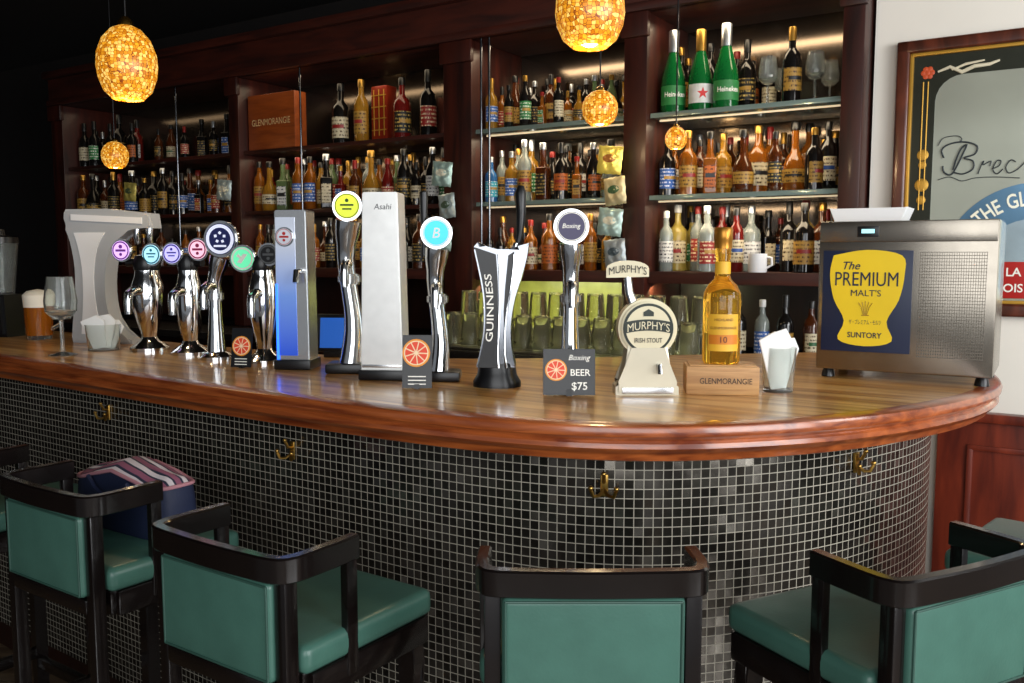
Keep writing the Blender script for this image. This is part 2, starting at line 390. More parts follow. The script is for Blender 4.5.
# ------------------------------------------------------------------ stools
def stool(rc, ang, label, arm=-.055):
    fx, fy = -math.sin(ang), math.cos(ang)
    r = thing('bar_stool', label, 'bar stool', (rc[0]+fx*.19, rc[1]+fy*.19, 0), ang, 'green leather bar stools along the counter')
    MB().box((0, -.018, .786), (.335, .308, .048), bev=.017, seg=3).build('seat', M_GREEN, r)
    a = MB()
    for c, d in (((0, .118, .737), (.32, .026, .05)), ((0, -.15, .737), (.30, .026, .05)), ((-.152, -.015, .737), (.026, .28, .05)), ((.152, -.015, .737), (.026, .28, .05))): a.box(c, d, bev=.005)
    a.build('seat_frame', M_BLKW, r)
    for sx in (-1, 1):
        a = MB(); a.prism([(-.018, .718), (.018, .718), (.018, .68), (.012, .64), (.017, .62), (.013, .3), (.011, 0), (-.011, 0), (-.013, .3), (-.017, .62), (-.012, .64), (-.018, .68)], -.016, .016, .004, Matrix.Translation((sx*.14, .105, 0))); a.build('leg', M_BLKW, r)
        a = MB(); a.box((sx*.147, -.19, .46), (.024, .026, .92), bev=.003); a.build('leg', M_BLKW, r)
        a = MB(); a.box((sx*.160, arm-.014, .83), (.016, .024, .2), bev=.003); a.build('arm_post', M_BLKW, r)
    path = spline([(-.160, arm), (-.162, arm-.04), (-.163, -.16), (-.159, -.19), (-.142, -.207), (-.07, -.213), (0, -.215), (.07, -.213), (.142, -.207), (.159, -.19), (.163, -.16), (.162, arm-.04), (.160, arm)], 6)
    a = MB(); h0, h1 = .920, .960
    a.sweep(path, [(.0105, h0+.002), (.0085, h0), (-.0085, h0), (-.0105, h0+.002), (-.0105, h1-.003), (-.0075, h1), (.0075, h1), (.0105, h1-.003)])
    a.build('top_rail', M_BLKW, r)
    MB().box((0, -.198, .837), (.266, .03, .160), bev=.011, seg=3).build('back_panel', M_GREEN, r)
    a = MB(); pts = []
    for x, z in ((-.128, .762), (.128, .762), (.128, .911), (-.128, .911), (-.128, .762)): pts.append((x, -.2125, z))
    for i in range(4): a.tube([pts[i], pts[i+1]], .0022, 8)
    a.build('piping', M_PIPE, r)
    MB().box((0, -.192, .738), (.27, .026, .03), bev=.005).build('lower_rail', M_BLKW, r)
    a = MB()
    for c, d in (((0, .105, .28), (.27, .022, .03)), ((0, -.19, .34), (.28, .022, .03)), ((-.142, -.04, .31), (.022, .28, .03)), ((.142, -.04, .31), (.022, .28, .03))): a.box(c, d, bev=.005)
    a.build('stretcher', M_BLKW, r)
    return r
s2 = PZ(222, 536, .962); s1 = PZ(50, 482, .962); s3 = PZ(593, 563, .962)
s0 = s1+(s1-s2)
stool(s1, -.60, 'green leather stool with the handbag on its seat, at the left')
stool(s2, -.60, 'green leather stool with its right arm and seat showing, beside the one with the bag')
stool(s3, .0, 'green leather stool seen squarely from behind, facing the middle of the curved bar', -.105)
stool((.67, 1.30), .48, 'green leather stool turned left, largest at the right, its back nearest the viewer')
stool((1.235, 1.69), .80, 'green leather stool mostly hidden behind the right stool, near the wainscot')
stool((s0.x, s0.y), -.60, 'green leather stool cut off at the left edge, beyond the handbag stool')

# handbag on stool
fx, fy = math.sin(.60), math.cos(.60)
bp = (s1.x+fx*.215-.05*fy, s1.y+fy*.215+.05*fx)
bg = thing('handbag', 'soft navy handbag with pale and pink striped flap lying on a stool', 'bag', (bp[0], bp[1], .8105), -.58)
t = MB(); NA = 36
prof = [(.93, 0), (1, .018), (1.02, .06), (1.0, .10), (.97, .13)]
vs = []; fs = []
for q, z in prof:
    for i in range(NA):
        a = 2*PI*i/NA; ca, sa = math.cos(a), math.sin(a)
        x_ = .164*q*math.copysign(abs(ca)**.42, ca); y_ = .056*q*math.copysign(abs(sa)**.5, sa)
        vs.append((x_, y_, z+(.014*math.cos(x_*22)-.008+.03*x_)*(z/.13)))
for k in range(len(prof)-1):
    for i in range(NA): fs.append([k*NA+i, k*NA+(i+1) % NA, (k+1)*NA+(i+1) % NA, (k+1)*NA+i])
fs.append(list(range(NA)))
t.raw(vs, fs); t.build('body', mk('navy_canvas', '#1b2440', .6, bump=.3), bg)
top = vs[-NA:]
t = MB(); t.raw(top+[(x*.93, y*.7, z+.012) for x, y, z in top]+[(x*.8, y*.2, z+.02) for x, y, z in top]+[(0, 0, .156)], [[i, (i+1) % NA, NA+(i+1) % NA, NA+i] for i in range(NA)]+[[NA+i, NA+(i+1) % NA, 2*NA+(i+1) % NA, 2*NA+i] for i in range(NA)]+[[2*NA+i, 2*NA+(i+1) % NA, 3*NA] for i in range(NA)])
def stripe_mat():
    m = bpy.data.materials.new('striped_lining'); m.use_nodes = True; nt = m.node_tree; b = nt.nodes['Principled BSDF']
    w = nt.nodes.new('ShaderNodeTexWave'); w.bands_direction = 'Y'; w.inputs['Scale'].default_value = 9; w.inputs['Distortion'].default_value = .6
    tc = nt.nodes.new('ShaderNodeTexCoord'); r = nt.nodes.new('ShaderNodeValToRGB'); r.color_ramp.interpolation = 'CONSTANT'
    r.color_ramp.elements[0].color = lin('#8a5068'); r.color_ramp.elements[1].color = lin('#cfc6ca'); r.color_ramp.elements[1].position = .72
    e = r.color_ramp.elements.new(.3); e.color = lin('#222940')
    nt.links.new(tc.outputs['Object'], w.inputs['Vector']); nt.links.new(w.outputs['Fac'], r.inputs['Fac']); nt.links.new(r.outputs['Color'], b.inputs['Base Color']); b.inputs['Roughness'].default_value = .7
    return m
t.build('striped_flap', stripe_mat(), bg)
MB().tube([(x*1.01, y*1.01, z) for x, y, z in top]+[(top[0][0]*1.01, top[0][1]*1.01, top[0][2])], .0042, 8).build('trim', mk('pink_trim', '#b8808a', .6), bg)
t = MB(); t.tube([(-.08, -.055, .105), (-.07, -.065, .116), (-.04, -.070, .095), (.0, -.072, .082), (.04, -.070, .095), (.07, -.065, .116), (.08, -.055, .105)], .005, 8); t.build('handle', mk('navy_canvas', '#1b2440'), bg)

# ------------------------------------------------------------------ beer taps
def spot(px, py):
    P = PZ(px, py, ZT); return P, depth(P)/F
def badge(parent, x, y, z, r, face, emblem=None, ring=M_CHROME, emat=M_TXTW, bold=.02, thick=.06):
    g = MB().cyl((x, y, z), r*1.12, r*.45, 'y', seg=32, bev=r*.1).build('badge', ring, parent)
    MB().cyl((x, y-r*.235, z), r*.95, r*.05, 'y', seg=32).build('badge_face', face, g)
    e = MB(); ye = y-r*.27
    if emblem == '*':
        for q in range(5): e.box((x+r*.3*math.cos(q*2*PI/5+.3), ye, z+r*.1+r*.28*math.sin(q*2*PI/5+.3)), (r*.16, r*.02, r*.16), rot=(0, q*.7, 0))
        e.box((x, ye, z-r*.42), (r*.8, r*.02, r*.12))
    elif emblem == '=':
        e.box((x, ye, z+r*.08), (r*1.0, r*.02, r*.14)); e.box((x, ye, z-r*.22), (r*.7, r*.02, r*.12)); e.cyl((x, ye, z+r*.42), r*.14, r*.02, 'y', seg=12)
    elif emblem == 'o':
        e.box((x, ye, z), (r*1.1, r*.02, r*.22)); e.cyl((x, ye, z+r*.38), r*.2, r*.02, 'y', seg=14); e.cyl((x, ye, z-r*.38), r*.16, r*.02, 'y', seg=14)
    elif emblem == 'v':
        e.prism([(x-r*.45, z-r*.3), (x-r*.1, z-r*.4), (x+r*.45, z+r*.35), (x+r*.1, z+r*.4)], ye-.0005, ye+.0005)
        e.prism([(x-r*.5, z+r*.2), (x-r*.3, z+r*.4), (x-r*.05, z+r*.1), (x-r*.2, z)], ye-.0005, ye+.0005)
    elif emblem: e.text(emblem, x, y-r*.275, z, w=r*1.15 if len(emblem) > 1 else None, h=None if len(emblem) > 1 else r*.7, bold=bold, shear=.2)
    vs = []; fs = []; n = 32
    for k in range(n):
        a = 2*PI*k/n; r2 = .9-thick
        vs += [(x+r*.9*math.cos(a), y-r*.27, z+r*.9*math.sin(a)), (x+r*r2*math.cos(a), y-r*.27, z+r*r2*math.sin(a))]
    for k in range(n): j = (k+1) % n; fs.append([2*k, 2*j, 2*j+1, 2*k+1])
    e.raw(vs, fs); e.build('badge_emblem', emat, g)
def lever(parent, x, y, z, h, k, mat=M_BLK):
    MB().lathe([(0, 0), (3*k, 0), (3.2*k, .05*h), (2.2*k, .2*h), (3.4*k, .55*h), (4.4*k, .85*h), (4*k, .96*h), (0, h)], 14, c=(x, y, z)).build('lever', mat, parent)
def faucet(parent, k, z, y0, mat=M_CHROME):
    MB().tube([(0, y0, z), (0, y0-10*k, z), (0, y0-17*k, z-3*k), (0, y0-19*k, z-10*k), (0, y0-19*k, z-22*k)], [5*k, 5*k, 4.5*k, 4*k, 3.4*k], 12).build('spout', mat, parent)

TG = 'beer taps on the counter'
M_DGR = mk('dark_green_print', '#3c5a10', .5)
def pair_tap(px, py, H, bw, badges, label, rz):
    P, k = spot(px, py); g = thing('beer_tap', label, 'beer tap', P, rz, TG)
    MB().lathe([(0, 0), (19*k, 0), (19*k, 3*k), (15*k, 6*k), (9*k, 10*k), (7*k, 14*k)], 28).build('base', M_CHROME, g)
    h = H*k
    MB().lathe([(0, 12*k), (7*k, 13*k), (8*k, h*.22), (11*k, h*.35), (bw*k, h*.55), (bw*1.02*k, h*.8), (bw*.8*k, h*.92), (bw*.75*k, h), (0, h)], 28).build('column', M_CHROME, g)
    MB().lathe([(0, h-.001), (bw*.8*k, h-.001), (bw*.9*k, h+6*k), (bw*.7*k, h+14*k), (0, h+16*k)], 24).build('cap', M_BLK, g)
    MB().tube([(badges[0][0]*k, -2*k, h+7*k), (0, 2*k, h+7*k), (badges[1][0]*k, -2*k, h+7*k)], 4*k, 10).build('crossbar', M_BLK, g)
    faucet(g, k, h*.75, -bw*.9*k)
    for dx, dz, r, m, em, et in badges: badge(g, dx*k, -8*k, h+dz*k, r*k, m, em, emat=et, thick=.14)
pair_tap(150, 350, 80, 15, [(-21, 19, 10, glow('lilac_glow', '#d6aef0'), 'o', mk('plum_print', '#7a3aa0', .5)), (12, 15, 10, glow('sky_glow', '#a6e0f2'), '=', mk('teal_print', '#2a7a9a', .5))], 'chrome tap with lilac and sky blue lit badges, leftmost on the counter', -.2)
pair_tap(191, 354, 84, 12, [(-11, 16, 10, glow('pale_violet_glow', '#bab4f6'), '=', mk('violet_print', '#4a40a8', .5)), (17, 20, 10, glow('pink_glow', '#f6c0d6'), 'o', mk('rose_print', '#a83a68', .5))], 'chrome tap with pale violet and pink lit badges', -.2)
pair_tap(265, 362, 92, 14, [(-16, 11, 12, glow('green_glow', '#5fcf9a'), 'v', M_TXTW), (10, 15, 10, M_BLK, 'o', mk('grey_print', '#55585a', .5))], 'chrome tap with a green lit badge and a black one, left of the blue tower', -.1)

def column_tap(px, py, top, r, face, em, label, rz=0, wide=11, lev=None, dark_base=False, s=0, emat=M_TXTW, ring=M_CHROME, bdx=0, thick=.06):
    P, k = spot(px, py); g = thing('beer_tap', label, 'beer tap', P, rz, TG)
    h = (py-top)*k; ht = h-r*1.1*k
    if dark_base: MB().box((0, 0, 5*k), (46*k, 34*k, 10*k), bev=3*k).build('base', M_BLK, g)
    else: MB().lathe([(0, 0), (16*k, 0), (16*k, 3*k), (13*k, 6*k), (9*k, 8*k)], 28).build('base', M_CHROME, g)
    w = wide*k
    pts = []; rr = []
    for i in range(13):
        u = i/12; pts.append((s*k*math.sin(u*PI*2)*.5+bdx*k*max(0, u-.75)*2.4, s*k*.4*math.sin(u*PI), 6*k+(ht-6*k)*u)); rr.append(w*(1.05-.35*math.sin(u*PI*.9)+.15*(u > .9)))
    MB().tube(pts, rr, 20).build('column', M_CHROME, g)
    MB().cyl((0, 0, ht*.62), w*.98, 10*k, seg=24, bev=2*k).build('collar', M_SILV, g)
    faucet(g, k, ht*.72, -w*.6)
    badge(g, bdx*k, -4*k, h, r*k, face, em, ring=ring, emat=emat, thick=thick)
    if lev: lever(g, lev[0]*k, 3*k, ht-8*k, lev[1]*k, k)
column_tap(217, 359, 240, 16, glow('navy_badge', '#1b2050', .3), '*', 'slim chrome tap with a large navy badge ringed in glowing white', -.15, 9, bdx=11, emat=glow('white_ring_glow', '#d8dcf0', .6), thick=.2)
column_tap(351, 372, 208, 13, glow('lime_glow', '#c8d418', .9), '=', 'curved chrome tap topped by a round lime yellow badge', 0, 12, s=7, dark_base=True, emat=M_DGR)
column_tap(438, 380, 234, 14, glow('cyan_glow', '#2bb4d8', .9), 'B', 'chrome tap with a cyan lit badge and tall black lever', 0, 11, lev=(-13, 66), dark_base=True, s=5)
column_tap(570, 386, 228, 15.5, glow('purple_badge', '#2a2148', .25), 'Boxing', 'chrome tap with a round dark purple badge above the black card', 0, 11, dark_base=True)

def grad_blue():
    m = bpy.data.materials.new('blue_lit_panel'); m.use_nodes = True; nt = m.node_tree; b = nt.nodes['Principled BSDF']
    tc = nt.nodes.new('ShaderNodeTexCoord'); s = nt.nodes.new('ShaderNodeSeparateXYZ'); nt.links.new(tc.outputs['Object'], s.inputs[0])
    r = nt.nodes.new('ShaderNodeValToRGB'); e = r.color_ramp.elements; e[0].position = .02; e[0].color = lin('#2450d8'); e[1].position = .34; e[1].color = lin('#c3cad8'); x = e.new(.2); x.color = lin('#7396dc')
    nt.links.new(s.outputs['Z'], r.inputs['Fac']); nt.links.new(r.outputs['Color'], b.inputs['Base Color']); nt.links.new(r.outputs['Color'], b.inputs['Emission Color'])
    b.inputs['Emission Strength'].default_value = .4; b.inputs['Metallic'].default_value = .5; b.inputs['Roughness'].default_value = .25
    return m
def tower(px, py, top, w0, w1, dpt, mat, label, rz, lit):
    P, k = spot(px, py); g = thing('beer_tap', label, 'beer tap', P, rz, TG)
    h = (py-top)*k
    bv = 1.2*k if lit else 4*k
    MB().prism([(-w0*k, 8*k), (w0*k, 8*k), (w1*k, h-1.5*k), (w1*k-1.5*k, h), (-w1*k+1.5*k, h), (-w1*k, h-1.5*k)], -dpt*k, dpt*k, 1.2*k).build('tower', mat, g)
    MB().box((0, 0, 5*k), (w0*2.2*k, dpt*2.6*k, 10*k), bev=2*k).build('base', M_BLK, g)
    if lit:
        p = MB().prism([(-w0*.92*k, 14*k), (w0*.3*k, 14*k), (w1*.3*k, h-7*k), (-w1*.92*k, h-7*k)], -dpt*k-.002, -dpt*k+.003, .0006).build('front_panel', grad_blue(), g)
        MB().box((-w0*.86*k, -dpt*k-.003, h*.3), (2.4*k, .003, h*.48), bev=.0008).build('light_strip', M_BLUELED, p)
        badge(g, -5*k, -dpt*k-.004, h-26*k, 8.5*k, mk('pale_badge_face', '#d9dce6', .3), 'o', emat=M_TXTR)
        MB().tube([(9*k, -dpt*k, h*.62), (9*k, -dpt*k-10*k, h*.62), (9*k, -dpt*k-13*k, h*.55)], 3*k, 10).build('spout', M_CHROME, g)
    else:
        MB().text('Asahi', 3*k, -dpt*k-.0012, h-14*k, w=w1*1.0*k, shear=.15, bold=.005).build('lettering', mk('grey_print', '#55585a', .5), g)
        MB().box((0, -dpt*k-.0002, h*.075), (w0*1.9*k, .0022, 3*k), bev=.0006).build('foot_trim', M_SILV, g)
tower(298, 368, 212, 17, 16, 13, M_SILV, 'tall silver rectangular tap tower with a glowing blue front panel', -.12, True)
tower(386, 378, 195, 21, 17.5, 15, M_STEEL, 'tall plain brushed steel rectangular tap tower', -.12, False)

# stout tap with harp shaped body
P, k = spot(497, 386); g = thing('beer_tap', 'black and silver flared stout tap with vertical white lettering', 'beer tap', P, -.05, TG)
def pp(l, bx=497, by=388): return [((x-bx)*k, (by-y)*k) for x, y in l]
Lc = spline([(477, 368), (481, 352), (484.5, 332), (485, 308), (483, 288), (479, 268), (475, 250)], 5)
Rc = spline([(529, 246), (527, 260), (522, 279), (515.5, 300), (511.5, 325), (512, 348), (516, 368)], 5)
MB().prism(pp([(p.x, p.y) for p in Lc]+[(479, 245), (487, 249), (497, 256), (507, 256), (518, 249)]+[(p.x, p.y) for p in Rc]), -13*k, 13*k, 4*k).build('body', M_DCHROME, g)
L2 = [(p.x+1.5, p.y) for p in Lc]; Rr = spline([(497, 257), (498, 270), (499, 288), (499, 308), (498.5, 332), (497.5, 352), (498, 368)], 5)
MB().prism(pp(L2+[(p.x, p.y) for p in Rr]), -13*k-.004, -12*k, .001).build('front_band', M_BLK, g)
t = MB()
for fr_ in (.08, .55):
    q = []
    for i, p in enumerate(Rr):
        rx = Rc[i].x if i < len(Rc) else Rc[-1].x
        q.append(((p.x+(rx-p.x)*fr_-497)*k, -13*k-.003, (388-p.y)*k))
    t.tube(q, 1.1*k, 8)
t.build('ribs', M_CHROME, g)
MB().prism(pp([(509, 258), (515, 254), (512, 290), (507, 315), (506, 360), (510, 364), (505, 364), (504.5, 312), (506, 288)]), -13*k-.002, -12*k).build('dark_inlay', M_BLK, g)
MB().lathe([(0, 0), (24*k, 0), (24*k, 5*k), (20*k, 12*k), (18*k, 24*k), (0, 26*k)], 28, sc=(1, .75)).build('base', M_BLK, g)
t = MB()
vs_, fs_ = tmesh('GUINNESS', 0, .02)
x0_ = min(v.x for v in vs_); x1_ = max(v.x for v in vs_); y0_ = min(v.y for v in vs_); y1_ = max(v.y for v in vs_)
out = []
for v in vs_:
    a = (v.x-x0_)/(x1_-x0_); bb_ = (v.y-(y0_+y1_)/2)/(y1_-y0_)
    zz = 342-(342-276)*a
    i = min(range(len(Lc)), key=lambda q: abs(Lc[q].y-zz)); j = min(range(len(Rr)), key=lambda q: abs(Rr[q].y-zz))
    mx_ = Lc[i].x*.54+Rr[j].x*.46
    out.append((((mx_-bb_*7)-497)*k, -13*k-.0055, (388-zz)*k))
t.raw(out, fs_); t.build('lettering', M_TXTW, g)
MB().tube([(20*k, 0, 138*k), (23*k, 0, 152*k), (24*k, 0, 172*k), (23*k, 0, 190*k), (24*k, 0, 198*k)], [2.5*k, 3.5*k, 5*k, 6*k, 3*k], 12).build('lever', M_BLK, g)
MB().tube([(18*k, 0, 136*k), (20*k, 0, 142*k)], 3.4*k, 10).build('lever_collar', M_CHROME, g)

# stout tap with round sign
P, k = spot(645, 393); g = thing('beer_tap', 'pale stout tap with round cream sign crossed by a dark lettered band', 'beer tap', P, 0, TG)
MB().prism([(-31*k, 0), (31*k, 0), (31*k, 8*k), (26*k, 12*k), (22*k, 30*k), (19*k, 50*k), (-19*k, 50*k), (-22*k, 30*k), (-26*k, 12*k), (-31*k, 8*k)], -17*k, 17*k, 3*k).build('pedestal', mk('warm_silver', '#c4bca6', .28, .35, var=.05), g)
MB().box((0, -17.5*k, 5*k), (50*k, 2*k, 6*k), bev=.6*k).build('nameplate', M_SILV, g)
d = MB().cyl((0, -2*k, 66*k), 29*k, 26*k, 'y', seg=40, bev=3*k).build('round_sign', M_CREAM, g)
M_DKG = mk('dark_green_enamel', '#1a2417', .3)
MB().cyl((0, -15.2*k, 66*k), 24.5*k, 1.5*k, 'y', seg=40).build('sign_ring', M_DKG, d)
MB().cyl((0, -16*k, 66*k), 22*k, 1.2*k, 'y', seg=40).build('sign_face', M_CREAM, d)
n_ = 14
bandp = [(23.5*k*(2*i/n_-1), 66*k+(-5+3*(1-(2*i/n_-1)**2))*k) for i in range(n_+1)]+[(23.5*k*(1-2*i/n_), 66*k+(6+3*(1-(1-2*i/n_)**2))*k) for i in range(n_+1)]
MB().prism(bandp, -17.4*k, -16.4*k).build('sign_band', M_DKG, d)
t = MB()
vs_, fs_ = tmesh("MURPHY'S", 0, 0)
x0_ = min(v.x for v in vs_); x1_ = max(v.x for v in vs_); y0_ = min(v.y for v in vs_); y1_ = max(v.y for v in vs_)
out = []
for v in vs_:
    a = 2*(v.x-x0_)/(x1_-x0_)-1; bq = (v.y-y0_)/(y1_-y0_)
    out.append((a*20.5*k, -17.8*k, 66*k+(-3.6+3*(1-a*a)+bq*8)*k))
t.raw(out, fs_); t.build('sign_lettering', M_CREAM, d)
MB().text('IRISH STOUT', 0, -17*k, 54.5*k, w=27*k, h=4.6*k, bold=.03).build('lower_lettering', M_TXTB, d)
MB().prism([(-5*k, 78*k), (5*k, 78*k), (5*k, 82*k), (0, 85*k), (-5*k, 82*k)], -17.2*k, -16.4*k).build('sign_crest', M_DKG, d)
MB().tube([(-12*k, 2*k, 86*k), (-17*k, 2*k, 100*k), (-19*k, 2*k, 118*k)], [6*k, 4.5*k, 4*k], 14).build('stem', M_CHROME, g)
arcp = [(-40*k, 115*k), (2*k, 116*k)]+[((-19+21*math.cos(q*PI/10))*k, (124+8*math.sin(q*PI/10))*k) for q in range(11)]
d = MB().prism(arcp, -2*k, 2*k).build('plaque', M_CREAM, g)
t = MB(); out = []
for v in vs_:
    a = 2*(v.x-x0_)/(x1_-x0_)-1; bq = (v.y-y0_)/(y1_-y0_)
    out.append(((-19+a*18.5)*k, -3.4*k, (117.6+2.6*(1-a*a)+bq*7.6)*k))
t.raw(out, fs_); t.build('plaque_lettering', M_TXTB, d)
MB().tube([(10*k, -14*k, 30*k), (11*k, -22*k, 30*k), (11*k, -24*k, 22*k)], 2.6*k, 10).build('spout', M_CHROME, g)

# grapefruit menu cards
def fruit_card(px, py, w, h, rz, label, fx, fz, fr, price=False):
    P, k = spot(px, py); g = thing('menu_card', label, 'card', P, rz, 'small black menu cards with a grapefruit picture')
    tilt = Matrix.Rotation(-.14, 4, 'X')
    MB().prism([(-w/2*k, .002), (w/2*k, .002), (w/2*k, h*k), (-w/2*k, h*k)], -.002, .002, .0008, tilt).build('board', M_BLK, g)
    MB().prism([(-.004, 0), (.016, 0), (.01, h*k*.5)], -.006, .006, 0, Matrix.Rotation(PI/2, 4, 'Z')).build('stand', M_BLK, g)
    n = 28
    def disc(r, y): return [(fx*k+r*math.cos(2*PI*i/n), y, fz*k+r*math.sin(2*PI*i/n)) for i in range(n)]
    p = MB().raw(disc(fr*k, -.0026), [list(range(n))], tilt).build('grapefruit_picture', mk('grapefruit_rind', '#e8922c', .5), g)
    MB().raw(disc(fr*.88*k, -.003), [list(range(n))], tilt).build('pith', mk('grapefruit_pith', '#f3d9b0', .5), p)
    s = MB()
    for i in range(9):
        a = 2*PI*i/9; b2 = 2*PI*(i+.86)/9
        vs = [(fx*k+.12*fr*k*math.cos((a+b2)/2), -.0034, fz*k+.12*fr*k*math.sin((a+b2)/2))]+[(fx*k+.8*fr*k*math.cos(a+(b2-a)*j/4), -.0034, fz*k+.8*fr*k*math.sin(a+(b2-a)*j/4)) for j in range(5)]
        s.raw(vs, [list(range(6))], tilt)
    s.build('segments', mk('grapefruit_flesh', '#e2492b', .5), p)
    if price:
        MB().text('$75', w*.2*k, -.0032, h*.2*k, w=w*.3*k, bold=.04, M=tilt).build('price_lettering', M_TXTW, g)
        MB().text('Boxing', w*.2*k, -.0032, h*.8*k, w=w*.42*k, shear=.3, M=tilt).build('title_lettering', M_TXTW, g)
        MB().text('BEER', w*.22*k, -.0032, h*.5*k, w=w*.38*k, bold=.03, M=tilt).build('lettering', M_TXTW, g)
    else:
        t = MB()
        for i in range(3): t.raw([(-w*.3*k, -.003, h*(.08+.07*i)*k), (w*.3*k, -.003, h*(.08+.07*i)*k), (w*.3*k, -.003, h*(.1+.07*i)*k), (-w*.3*k, -.003, h*(.1+.07*i)*k)], [[0, 1, 2, 3]], tilt)
        t.build('printed_lines', M_TXTW, g)
fruit_card(569, 396, 52, 47, -.03, 'black card with grapefruit picture and price, below the purple badge', -13, 26, 11, True)
fruit_card(417, 389, 30, 54, -.05, 'black card with grapefruit picture beside the steel tap tower', -1, 36, 14)
fruit_card(241, 368, 22, 40, -.2, 'black card with grapefruit picture left of the blue tower', 0, 22, 10)

# whisky bottle on wooden box
P, k = spot(720, 392)
g = thing('wooden_box', 'pale wooden display box under the golden whisky bottle', 'box', P, -.12)
bh = 28*k
MB().box((0, 0, bh/2), (70*k, 44*k, bh), bev=.003).build('body', M_OAK, g)
MB().text('GLENMORANGIE', 3*k, -22*k-.0008, bh*.5, w=50*k, h=5.6*k).build('lettering', M_TXTB, g)
MB().box((0, 0, bh+.001), (64*k, 38*k, .004), bev=.001).build('top_inset', M_OAK, g)
g = thing('whisky_bottle', 'tall golden whisky bottle with yellow label standing on the wooden box', 'bottle', (P.x, P.y, P.z+bh+.0032), -.1)
R = 18.5*k; h = 134*k
MB().lathe([(0, 0), (R*.9, 0), (R, .006), (R, h*.46), (R*.98, h*.52), (R*.75, h*.58), (R*.46, h*.62), (R*.38, h*.66), (R*.36, h*.76), (R*.42, h*.8), (R*.40, h*.86), (0, h*.86)], 36).build('body', M_AMBER, g)
lb = MB().lathe([(R+.001, h*.10), (R+.001, h*.37)], 24, a0=-PI/2-.85, a1=-PI/2+.85).build('label', mk('yellow_gold_label', '#e3ae2e', .5), g)
MB().lathe([(R+.0014, h*.15), (R+.0014, h*.22)], 24, a0=-PI/2-.8, a1=-PI/2+.8).build('label_band', mk('orange_band', '#cf7a1a', .5), lb)
MB().text('GLENMORANGIE', 0, 0, h*.27, w=R*1.5, wrap=R+.002).text('10', 0, 0, h*.185, h=h*.045, bold=.02, wrap=R+.002).text('HIGHLAND', 0, 0, h*.33, w=R*1.0, wrap=R+.002).build('label_lettering', mk('brown_print', '#5a2b10', .5), lb)
MB().lathe([(R*.42, h*.66), (R*.41, h*.75)], 20, a0=-PI/2-1.4, a1=-PI/2+1.4).build('neck_label', mk('yellow_gold_label', '#e3ae2e'), g)
MB().lathe([(0, h*.845), (R*.47, h*.845), (R*.47, h*.9), (R*.5, h*.91), (R*.5, h*.985), (R*.44, h), (0, h)], 24).build('stopper', mk('dark_gold_foil', '#a8742a', .3, .7), g)

# napkins in tumbler
def napkins(px, py, w, hg, hn, label):
    P, k = spot(px, py); g = thing('napkin_glass', label, 'glass', P, 0)
    r = w/2*k
    MB().lathe([(0, 0), (r*.85, 0), (r, hg*k), (r*.94, hg*k), (r*.79, .006), (0, .006)], 24).build('tumbler', M_GLASS, g)
    for i, (a, ox, tl) in enumerate(((-.25, -.25, .1), (.05, .05, -.05), (.3, .3, -.1))):
        n = MB(); hh = hn*k*(1-.12*abs(i-.6)); ww = r*.55
        n.prism([(-ww*.7, .008), (ww*.7, .008), (ww*1.2, hh*.82), (ww*.5, hh), (-ww*1.3, hh*.9)], -.003, .003, .001, Matrix.Translation((ox*r*.4, (i-1)*.011, 0)) @ Matrix.Rotation(a*.7, 4, 'Y') @ Matrix.Rotation(tl, 4, 'X'))
        n.build('paper_napkin', M_PAPER, g)
napkins(778, 391, 34, 44, 66, 'clear tumbler of folded white napkins left of the steel dispenser')
napkins(104, 350, 34, 26, 38, 'clear tumbler of folded white napkins at the left end of the counter')

# steel drink dispenser
PL = PZ(815, 377, ZT); PR = PZ(992, 389, ZT); dv = PR-PL; ang = math.atan2(dv.y, dv.x); Wd = dv.length
PL.z += .001
g = thing('drink_dispenser', 'stainless steel countertop dispenser with yellow and navy lettered panel', 'dispenser', PL, ang)
HD = .37; DP = .27
MB().box((Wd/2, DP/2, .022+HD/2), (Wd, DP, HD), bev=.006).build('casing', M_CASE, g)
MB().box((Wd/2, -.002, HD-.004), (Wd*.985, .006, .05), bev=.002).build('control_strip', M_CASE, g)
dsp = MB().box((Wd*.29, -.0055, HD-.004), (.05, .003, .026), bev=.001).build('display', M_BLK, g)
MB().box((Wd*.29, -.0075, HD-.003), (.03, .001, .010)).build('display_digits', glow('cyan_digits', '#9fe0e6', 1), dsp)
lb = MB().box((Wd*.29, -.002, .195), (Wd*.52, .004, .25), bev=.001).build('front_label', M_NAVY, g)
cx, cz = Wd*.29, .2
shp = [(-.073, .105), (0, .118), (.073, .105), (.080, .06), (.070, .0), (.046, -.052), (.058, -.098), (0, -.112), (-.058, -.098), (-.046, -.052), (-.070, 0), (-.080, .06)]
sp = [(cx+p.x*1.08, cz+p.y*1.03) for p in spline(shp+[shp[0]], 4)[:-1]]
MB().prism(sp, -.0052, -.0038).build('yellow_shield', M_YEL, lb)
t = MB(); t.text('The', cx-.035, -.006, cz+.083, w=.04, shear=.3, bold=.03); t.text('PREMIUM', cx, -.006, cz+.05, w=.146, h=.034); t.text("MALT'S", cx, -.006, cz+.016, w=.07, h=.016)
t.build('upper_lettering', M_NAVY, lb)
MB().text('ザ・プレミアム・モルツ', cx, -.006, cz-.056, w=.075, h=.012).build('small_lettering', M_NAVY, lb)
MB().text('SUNTORY', cx, -.006, cz-.088, w=.08, h=.014, bold=.05).build('lower_lettering', M_NAVY, lb)
t = MB()
for q in (-2, -1, 0, 1, 2): t.tube([(cx+q*.002, -.0058, cz-.038), (cx+q*.0045, -.0058, cz-.02), (cx+q*.008, -.0058, cz-.008+.002*(2-abs(q)))], .0007, 6)
